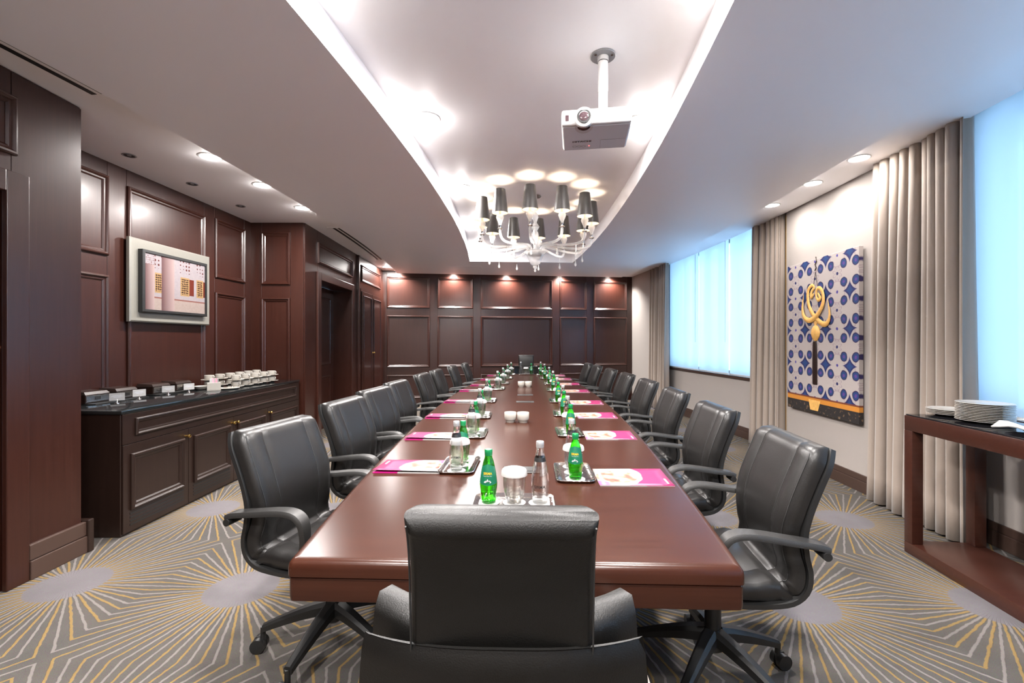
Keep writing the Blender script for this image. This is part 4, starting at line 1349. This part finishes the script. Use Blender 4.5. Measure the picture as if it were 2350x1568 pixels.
MB().box(-.055, .055, -.028, .028, 0, .008, bev=.003).build('base', M['china'], cdy)
for s_ in (-1, 1):
    MB().box(-.055, .055, s_ * .026 - .003, s_ * .026 + .003, .008, .078, bev=.0025).build('side', M['china'], cdy)
for s_ in (-1, 1):
    MB().box(s_ * .052 - .003, s_ * .052 + .003, -.024, .024, .008, .05, bev=.0025).build('end', M['china'], cdy)
pl = tag(MB().lathe([(0, 0), (.055, 0), (.06, .003), (.098, .013), (.100, .015), (.097, .016), (.06, .007), (0, .006)], 32).build('dessert_plate', M['china'], None, smooth=50),
         'white plate holding spoons in front of the cups', 'plate')
pl.location = (-2.78, 4.46, SZ)
for k in range(4):
    sp_ = thing('teaspoon', 'steel teaspoon on the white plate, %s from the left' % ORD6[k], 'spoon', (-2.80 + .014 * k, 4.425 + .012 * k, SZ + .0165), R(62 + 5 * k), 'teaspoons')
    MB().tube([(-.045, 0, .001), (0, 0, .004), (.03, 0, .002)], .0018, 6).build('handle', M['chrome'], sp_)
    MB().lathe([(0, -.002), (.010, .001), (.011, .003)], 14, Matrix.Translation((.040, 0, .002)) @ Matrix.Scale(1.4, 4, (1, 0, 0))).build('spoon_bowl', M['chrome'], sp_, smooth=60)

# ================================================================ console table by the window
fr_c, L_c = frame((2.30, 1.10), (2.49, 2.89))
con = thing('console_table', 'red-brown wooden console table with black glass top', 'console table')
con.matrix_world = fr_c
top = MB()
top.box(0, L_c, -.075, 0, .772, .864, bev=.003); top.box(0, L_c, -.42, -.345, .772, .864, bev=.003)
top.box(0, .075, -.345, -.075, .772, .864, bev=.003); top.box(L_c - .075, L_c, -.345, -.075, .772, .864, bev=.003)
top.build('top_frame', M['console'], con, smooth=30)
MB().box(.006, L_c - .006, -.414, -.006, .8645, .872, bev=.002).build('glass_top', M['black_glass'], con)
for x in (0.0, L_c - .065):
    for y in (-.065, -.42):
        MB().box(x, x + .065, y, y + .065, .07, .772, bev=.003).build('leg', M['console'], con, smooth=30)
MB().box(0, L_c, -.42, 0, 0, .07, bev=.003).build('base_shelf', M['console'], con, smooth=30)
CZ = 0.8722
def make_plate(name, r):
    return MB().lathe([(0, 0), (r * .58, 0), (r * .62, .003), (r * .97, .0135), (r, .0155), (r * .985, .0170), (r * .62, .0075), (0, .006)], 40).build(name, M['china'], None, smooth=50)
big = make_plate('dinner_plate', .123); small = make_plate('side_plate', .117)
NUM = ['bottom', 'second', 'third', 'fourth', 'fifth', 'sixth', 'seventh', 'eighth', 'ninth', 'tenth', 'eleventh', 'top']
for k in range(12):
    n_ = 'lowest' if k == 0 else ('topmost' if k == 11 else NUM[k] + ' from the bottom')
    place(big, (2.668 + random.uniform(-.001, .001), 2.57, CZ + k * .0088), 0, 'white plate, %s of the tall stack on the console table' % n_, 'plates in the tall stack', 'plate')
for k in range(4):
    n_ = ['lowest', 'second from the bottom', 'third from the bottom', 'topmost'][k]
    place(small, (2.712, 2.815, CZ + k * .0088), 0, 'white plate, %s of the low stack on the console table' % n_, 'plates in the low stack', 'plate')
nap = thing('folded_napkin', 'folded white napkin with a banded knife on the console table', 'napkin', (2.575, 2.28, CZ), R(100))
rows = []
for i in range(7):
    rows.append([(-.11 + .22 * i / 6, -.055 + .11 * k / 6, .026 + .010 * math.sin(i * 1.1 + k * .7) + .012 * (1 - abs(k / 3 - 1))) for k in range(7)])
nc = MB().grid(rows).build('cloth', M['napkin'], nap, smooth=70)
sm = nc.modifiers.new('thick', 'SOLIDIFY'); sm.thickness = .010
rows = [[(-.10 + .12 * i / 4, -.10 + .09 * k / 4, .008 + .022 * (k / 4) * (1 - i / 5)) for k in range(5)] for i in range(5)]
nc2 = MB().grid(rows).build('cloth_fold', M['napkin'], nap, smooth=70)
sm = nc2.modifiers.new('thick', 'SOLIDIFY'); sm.thickness = .006
kn = thing('table_knife', 'knife with a dark patterned handle lying on the white napkin', 'knife', (2.590, 2.215, CZ + .058), R(96))
MB().box(-.16, -.03, -.011, .011, 0, .007, bev=.003).build('handle', M['ink'], kn)
for k in range(8):
    MB().box(-.15 + .014 * k, -.144 + .014 * k, -.006, .006, .0068, .0082).build('inlay', M['gold'], kn)
MB().box(-.03, .10, -.008, .006, .002, .005, bev=.001).build('blade', M['chrome'], kn)

# ================================================================ framed photograph (left wall)
fr_m, _ = frame((-3.24, 5.64), (-3.35, 2.70))
pic = thing('framed_picture', 'silver-framed photograph of pink columns and a tiled facade', 'picture')
pic.matrix_world = fr_m @ Matrix.Translation((1.788, .042, 1.50)) @ Matrix.Rotation(PI, 4, 'Z')
PW, PH = .965, .722
loops = []
for i_, y_ in ((0, 0), (0, -.026), (.012, -.034), (.085, -.026), (.098, -.022), (.098, 0)):
    loops.append([(i_, y_, i_), (PW - i_, y_, i_), (PW - i_, y_, PH - i_), (i_, y_, PH - i_)])
MB().loft(loops, cap=False).build('outer_frame', M['silver_frame'], pic, smooth=30)
MB().box(.01, PW - .01, -.004, 0, .01, PH - .01).build('backing', M['black_trim'], pic)
loops = []
for i_, y_ in ((0.088, -.004), (0.088, -.066), (.092, -.070), (.112, -.070), (.114, -.060), (.114, -.004)):
    loops.append([(i_, y_, i_), (PW - i_, y_, i_), (PW - i_, y_, PH - i_), (i_, y_, PH - i_)])
MB().loft(loops, cap=False).build('inner_frame', M['black_trim'], pic, smooth=30)
ph = MB().box(0, PW - .228, -.060, -.056, 0, PH - .228).build('photograph', M['photo'], pic)
ph.location = (.114, 0, .114)

# ================================================================ canvas with tile print and gilt pendant (right wall)
canv = thing('canvas_print', 'large canvas print of blue and white tiles with a gold calligraphic pendant', 'canvas')
canv.matrix_world = fr_pa @ Matrix.Translation((1.262, .012, .598)) @ Matrix.Rotation(PI, 4, 'Z')
CW, CH = 1.145, 1.572
MB().box(0, CW, -.038, 0, 0, CH, bev=.003).build('canvas', M['tile_print'], canv)
def orn(cx, cy, lift=.004):
    return (.535 + (cx - 325) * .00172, -.038 - lift, 1.718 - .001178 * cy)
def stroke(pts, wid, name, lift=.004):
    P = lerp_path([(orn(*p)[0], orn(*p)[2]) for p in pts], 40)
    loops = []
    for i, p in enumerate(P):
        t = (P[min(i + 1, 40)] - P[max(i - 1, 0)]).normalized(); nr = Vector((-t.y, t.x))
        q = i / 40
        k = min(int(q * (len(wid) - 1)), len(wid) - 2); w = wid[k] + (wid[k + 1] - wid[k]) * (q * (len(wid) - 1) - k)
        loops.append([(p.x + nr.x * w * math.cos(a), -.038 - lift - .3 * w * math.sin(a), p.y + nr.y * w * math.cos(a)) for a in [2 * PI * j / 8 for j in range(8)]])
    MB().loft(loops).build(name, M['gold'], canv, smooth=60)
stroke([(305, 425), (280, 455), (285, 400), (310, 375), (290, 350), (255, 375), (245, 440), (258, 520), (290, 590), (335, 645), (390, 690), (430, 685), (452, 620), (436, 490)],
       [.010, .020, .018, .014, .018, .022, .022, .024, .026, .026, .028, .026, .016, .003], 'pendant_stroke', .008)
stroke([(350, 425), (372, 470), (352, 485), (332, 440), (345, 388), (375, 392), (398, 440), (400, 510), (365, 585), (315, 635), (260, 652), (212, 615), (196, 530), (210, 415)],
       [.010, .020, .018, .014, .018, .022, .022, .024, .026, .026, .028, .026, .016, .003], 'pendant_stroke', .014)
bx, _, bz = orn(318, 765)
MB().lathe([(0, -.085), (.03, -.075), (.062, -.04), (.075, 0), (.068, .035), (.04, .07), (.018, .08), (.03, .10), (.03, .12), (.012, .13), (0, .13)], 20,
           Matrix.Translation((bx, -.040, bz)) @ Matrix.Scale(.25, 4, (0, 1, 0))).build('pendant_bead', M['gold'], canv, smooth=60)
MB().lathe([(0, -.52), (.040, -.52), (.042, -.30), (.036, -.11), (.030, -.085), (0, -.085)], 16,
           Matrix.Translation((bx - .012, -.040, bz)) @ Matrix.Scale(.25, 4, (0, 1, 0))).build('tassel', M['cabinet'], canv, smooth=60)
hk = MB(); hk.tube([orn(322, 110), orn(328, 150), orn(314, 175), orn(326, 205), orn(312, 225)], .005, 6)
hk.tube([orn(318, 240), orn(300, 350)], .002, 5); hk.tube([orn(318, 240), orn(342, 385)], .002, 5)
hk.build('hook', M['cabinet'], canv)
MB().add([(.40, -.0395, .135), (.60, -.0395, .135), (.56, -.0395, .03), (.43, -.0395, .03)], [(0, 1, 2, 3)]).build('gilt_plaque', M['gold'], canv)

# ================================================================ projector on its ceiling pole
prj = thing('projector', 'white and grey ceiling projector hanging from a pole', 'projector', (0.500, 2.50, Z_TRAY))
MB().lathe([(0, 0), (.068, 0), (.070, -.004), (.066, -.008), (.0, -.008)], 32).build('ceiling_plate', M['grey_plate'], prj, smooth=40)
for k in range(3):
    a = R(90 + 120 * k)
    MB().lathe([(.008, -.008), (.008, -.013), (0, -.014)], 10, Matrix.Translation((.052 * math.cos(a), .052 * math.sin(a), 0))).build('bolt', M['chrome'], prj, smooth=40)
MB().lathe([(.030, -.008), (.030, -.032), (.027, -.033), (.0275, -.20), (.0255, -.201), (.0255, -.372), (.0, -.372)], 24).build('pole', M['white'], prj, smooth=40)
MB().lathe([(.0282, -.034), (.0282, -.0365), (.0272, -.0365), (.0272, -.034)], 24).build('seal_ring', M['black_trim'], prj)
MB().lathe([(.030, -.365), (.032, -.375), (.032, -.40), (.0, -.40)], 24).build('swivel_head', M['white'], prj, smooth=40)
pb = MB().box(-.175, .175, -.15, .15, -.040, .040, bev=.012, seg=3).build('case', M['proj_white'], prj, smooth=40)
pb.matrix_local = Matrix.Translation((-.055, -.065, -.436)) @ Matrix.Rotation(R(-8), 4, 'Z') @ Matrix.Rotation(R(-1), 4, 'X')
MB().box(-.168, .168, -.128, .142, -.0425, -.0385, bev=.002).build('lid_panel', M['proj_grey'], pb)
MB().cyl((-.062, -.150, -.008), (-.062, -.166, -.010), .050, .047, n=32).build('lens_ring', M['proj_white'], pb, smooth=40)
MB().lathe([(.034, 0), (.034, .004), (.026, .004), (.026, .001), (0, .001)], 28, Matrix.Translation((-.062, -.166, -.008)) @ Matrix.Rotation(R(90), 4, 'X')).build('lens_barrel', M['plastic'], pb, smooth=40)
MB().lathe([(.024, .002), (.018, .005), (.010, .0065), (0, .007)], 24, Matrix.Translation((-.062, -.166, -.008)) @ Matrix.Rotation(R(90), 4, 'X')).build('lens', M['lens'], pb, smooth=60)
lz = MB()
n = 20
v = [(-.062 + .046 * math.cos(PI + PI * i / n), -.13 - .075 * math.sin(PI + PI * i / n), -.0432) for i in range(n + 1)]
lz.add(v, [list(range(n + 1))]).build('lens_surround', M['proj_white'], pb)
v = [(-.062 + .032 * math.cos(PI + PI * i / n), -.13 - .042 * math.sin(PI + PI * i / n), -.0437) for i in range(n + 1)]
MB().add(v, [list(range(n + 1))]).build('zoom_ring', M['lens'], pb)
MB().box(-.155, -.138, -.1515, -.1495, -.020, .010).build('infrared_window', M['lens'], pb)
v, f = text_geo('HITACHI', .026, .0006)
MB().add([(x - .070, .045 - y * 1.0, -.0440) for x, y, z in v], f).build('lettering', M['ink'], pb)
for k, x in enumerate((-.110, -.085, -.060)):
    MB().lathe([(.011, 0), (.0095, 0)], 18, Matrix.Translation((x, .095, -.0438))).build('button', M['ink'], pb)
MB().lathe([(0, 0), (.003, 0)], 10, Matrix.Translation((-.030, .095, -.0440))).build('indicator', M['led'], pb)
MB().box(.03, .0305, .03, .135, -.0432, -.0425).build('lid_seam', M['plastic'], pb)
MB().box(.03, .16, .03, .0305, -.0432, -.0425).build('lid_seam', M['plastic'], pb)
for k in range(2):
    MB().box(.02 + .06 * k, .07 + .06 * k, -.10, -.085, .0395, .0408).build('vent', M['proj_grey'], pb)

# ================================================================ chandelier
CHX, CHY = 0.249, 4.90
chn = thing('chandelier', 'twelve-armed clear glass chandelier with small black shades', 'chandelier', (CHX, CHY, Z_TRAY))
Zc = -Z_TRAY
MB().lathe([(0, 0), (.065, 0), (.068, -.01), (.05, -.025), (.012, -.03), (.0, -.03)], 28).build('ceiling_rose', M['chrome'], chn, smooth=50)
MB().tube([(0, 0, -.03), (0, 0, -.20)], .004, 8).build('rod', M['chrome'], chn)
MB().lathe([(.0, -.18), (.012, -.18), (.030, -.205), (.036, -.235), (.022, -.27), (.016, -.29), (.030, -.31), (.046, -.335), (.030, -.365), (.022, -.38), (.034, -.40), (.040, -.43), (.026, -.50), (.020, -.56), (.03, -.59), (0, -.59)], 24).build('stem', M['crystal'], chn, smooth=70)
MB().lathe([(.047, -.335), (.049, -.337), (.047, -.339)], 24).build('stem_collar', M['chrome'], chn, smooth=60)
MB().lathe([(0, -.585), (.085, -.59), (.118, -.603), (.122, -.610), (.108, -.622), (.092, -.640), (.070, -.690), (.050, -.735), (.026, -.752), (.0, -.755)], 32).build('bowl', M['crystal'], chn, smooth=60)
MB().lathe([(0, -.612), (.075, -.612), (.080, -.62), (.07, -.645), (.0, -.65)], 24).build('hub_plate', M['silver_cap'], chn, smooth=50)
MB().lathe([(0, -.752), (.020, -.756), (.026, -.768), (.016, -.785), (.008, -.795), (.013, -.808), (.008, -.82), (0, -.823)], 18).build('finial', M['crystal'], chn, smooth=60)
RA = 0.60
def make_arm():
    P = [(.07, -.60), (.085, -.565), (.13, -.548), (.24, -.560), (.38, -.578), (.50, -.582), (.565, -.565), (.595, -.525), (RA, -.475)]
    path = lerp_path(P, 30)
    arm = MB().tube([(p.x, 0, p.y) for p in path], .013, 10).build('arm', M['crystal'], chn, smooth=60)
    C = Matrix.Translation((RA, 0, 0))
    MB().lathe([(.0, -.482), (.020, -.480), (.027, -.474), (.022, -.468), (.010, -.464), (.010, -.445), (.014, -.440), (.009, -.436)], 18, C).build('collar', M['chrome'], arm, smooth=50)
    MB().lathe([(.0, -.440), (.012, -.438), (.016, -.420), (.028, -.392), (.038, -.365), (.034, -.345), (.020, -.335), (.0, -.333)], 22, C).build('vase', M['crystal'], arm, smooth=60)
    MB().lathe([(.0, -.336), (.012, -.336), (.011, -.25), (.0, -.25)], 14, C).build('candle_sleeve', M['shade_in'], arm, smooth=40)
    MB().lathe([(.0, -.25), (.006, -.248), (.011, -.215), (.008, -.180), (.0, -.155)], 12, C).build('candle_bulb', M['bulb'], arm, smooth=60)
    sh = MB().lathe([(.0765, -.322), (.078, -.322), (.052, -.092), (.0505, -.092)], 28, C).build('lamp_shade', M['shade'], arm, smooth=40)
    MB().lathe([(.0762, -.3215), (.0503, -.0925)], 28, C).build('shade_lining', M['shade_in'], arm, smooth=40)
    MB().tube([(RA - .10, 0, -.59), (RA - .10, 0, -.66)], .0016, 5).build('drop_wire', M['chrome'], arm)
    MB().lathe([(0, -.66), (.003, -.665), (.005, -.685), (.012, -.705), (.0125, -.715), (.008, -.727), (0, -.730)], 14, Matrix.Translation((RA - .10, 0, 0))).build('glass_drop', M['crystal'], arm, smooth=60)
    return arm
arm0 = make_arm()
for k in range(12):
    a = R(-90 - 7.5 + 30 * k)
    ar = arm0 if k == 0 else copy_tree(arm0, None, parent=chn)
    ar.rotation_euler = (0, 0, a)
    pl_ = bpy.data.lights.new('candle', 'POINT'); pl_.energy = BULB_W; pl_.color = (1.0, .82, .62); pl_.shadow_soft_size = .008
    po = bpy.data.objects.new('candle', pl_); COL.objects.link(po); po.parent = chn
    po.location = (RA * math.cos(a), RA * math.sin(a), -.140)
bpy.context.view_layer.update()
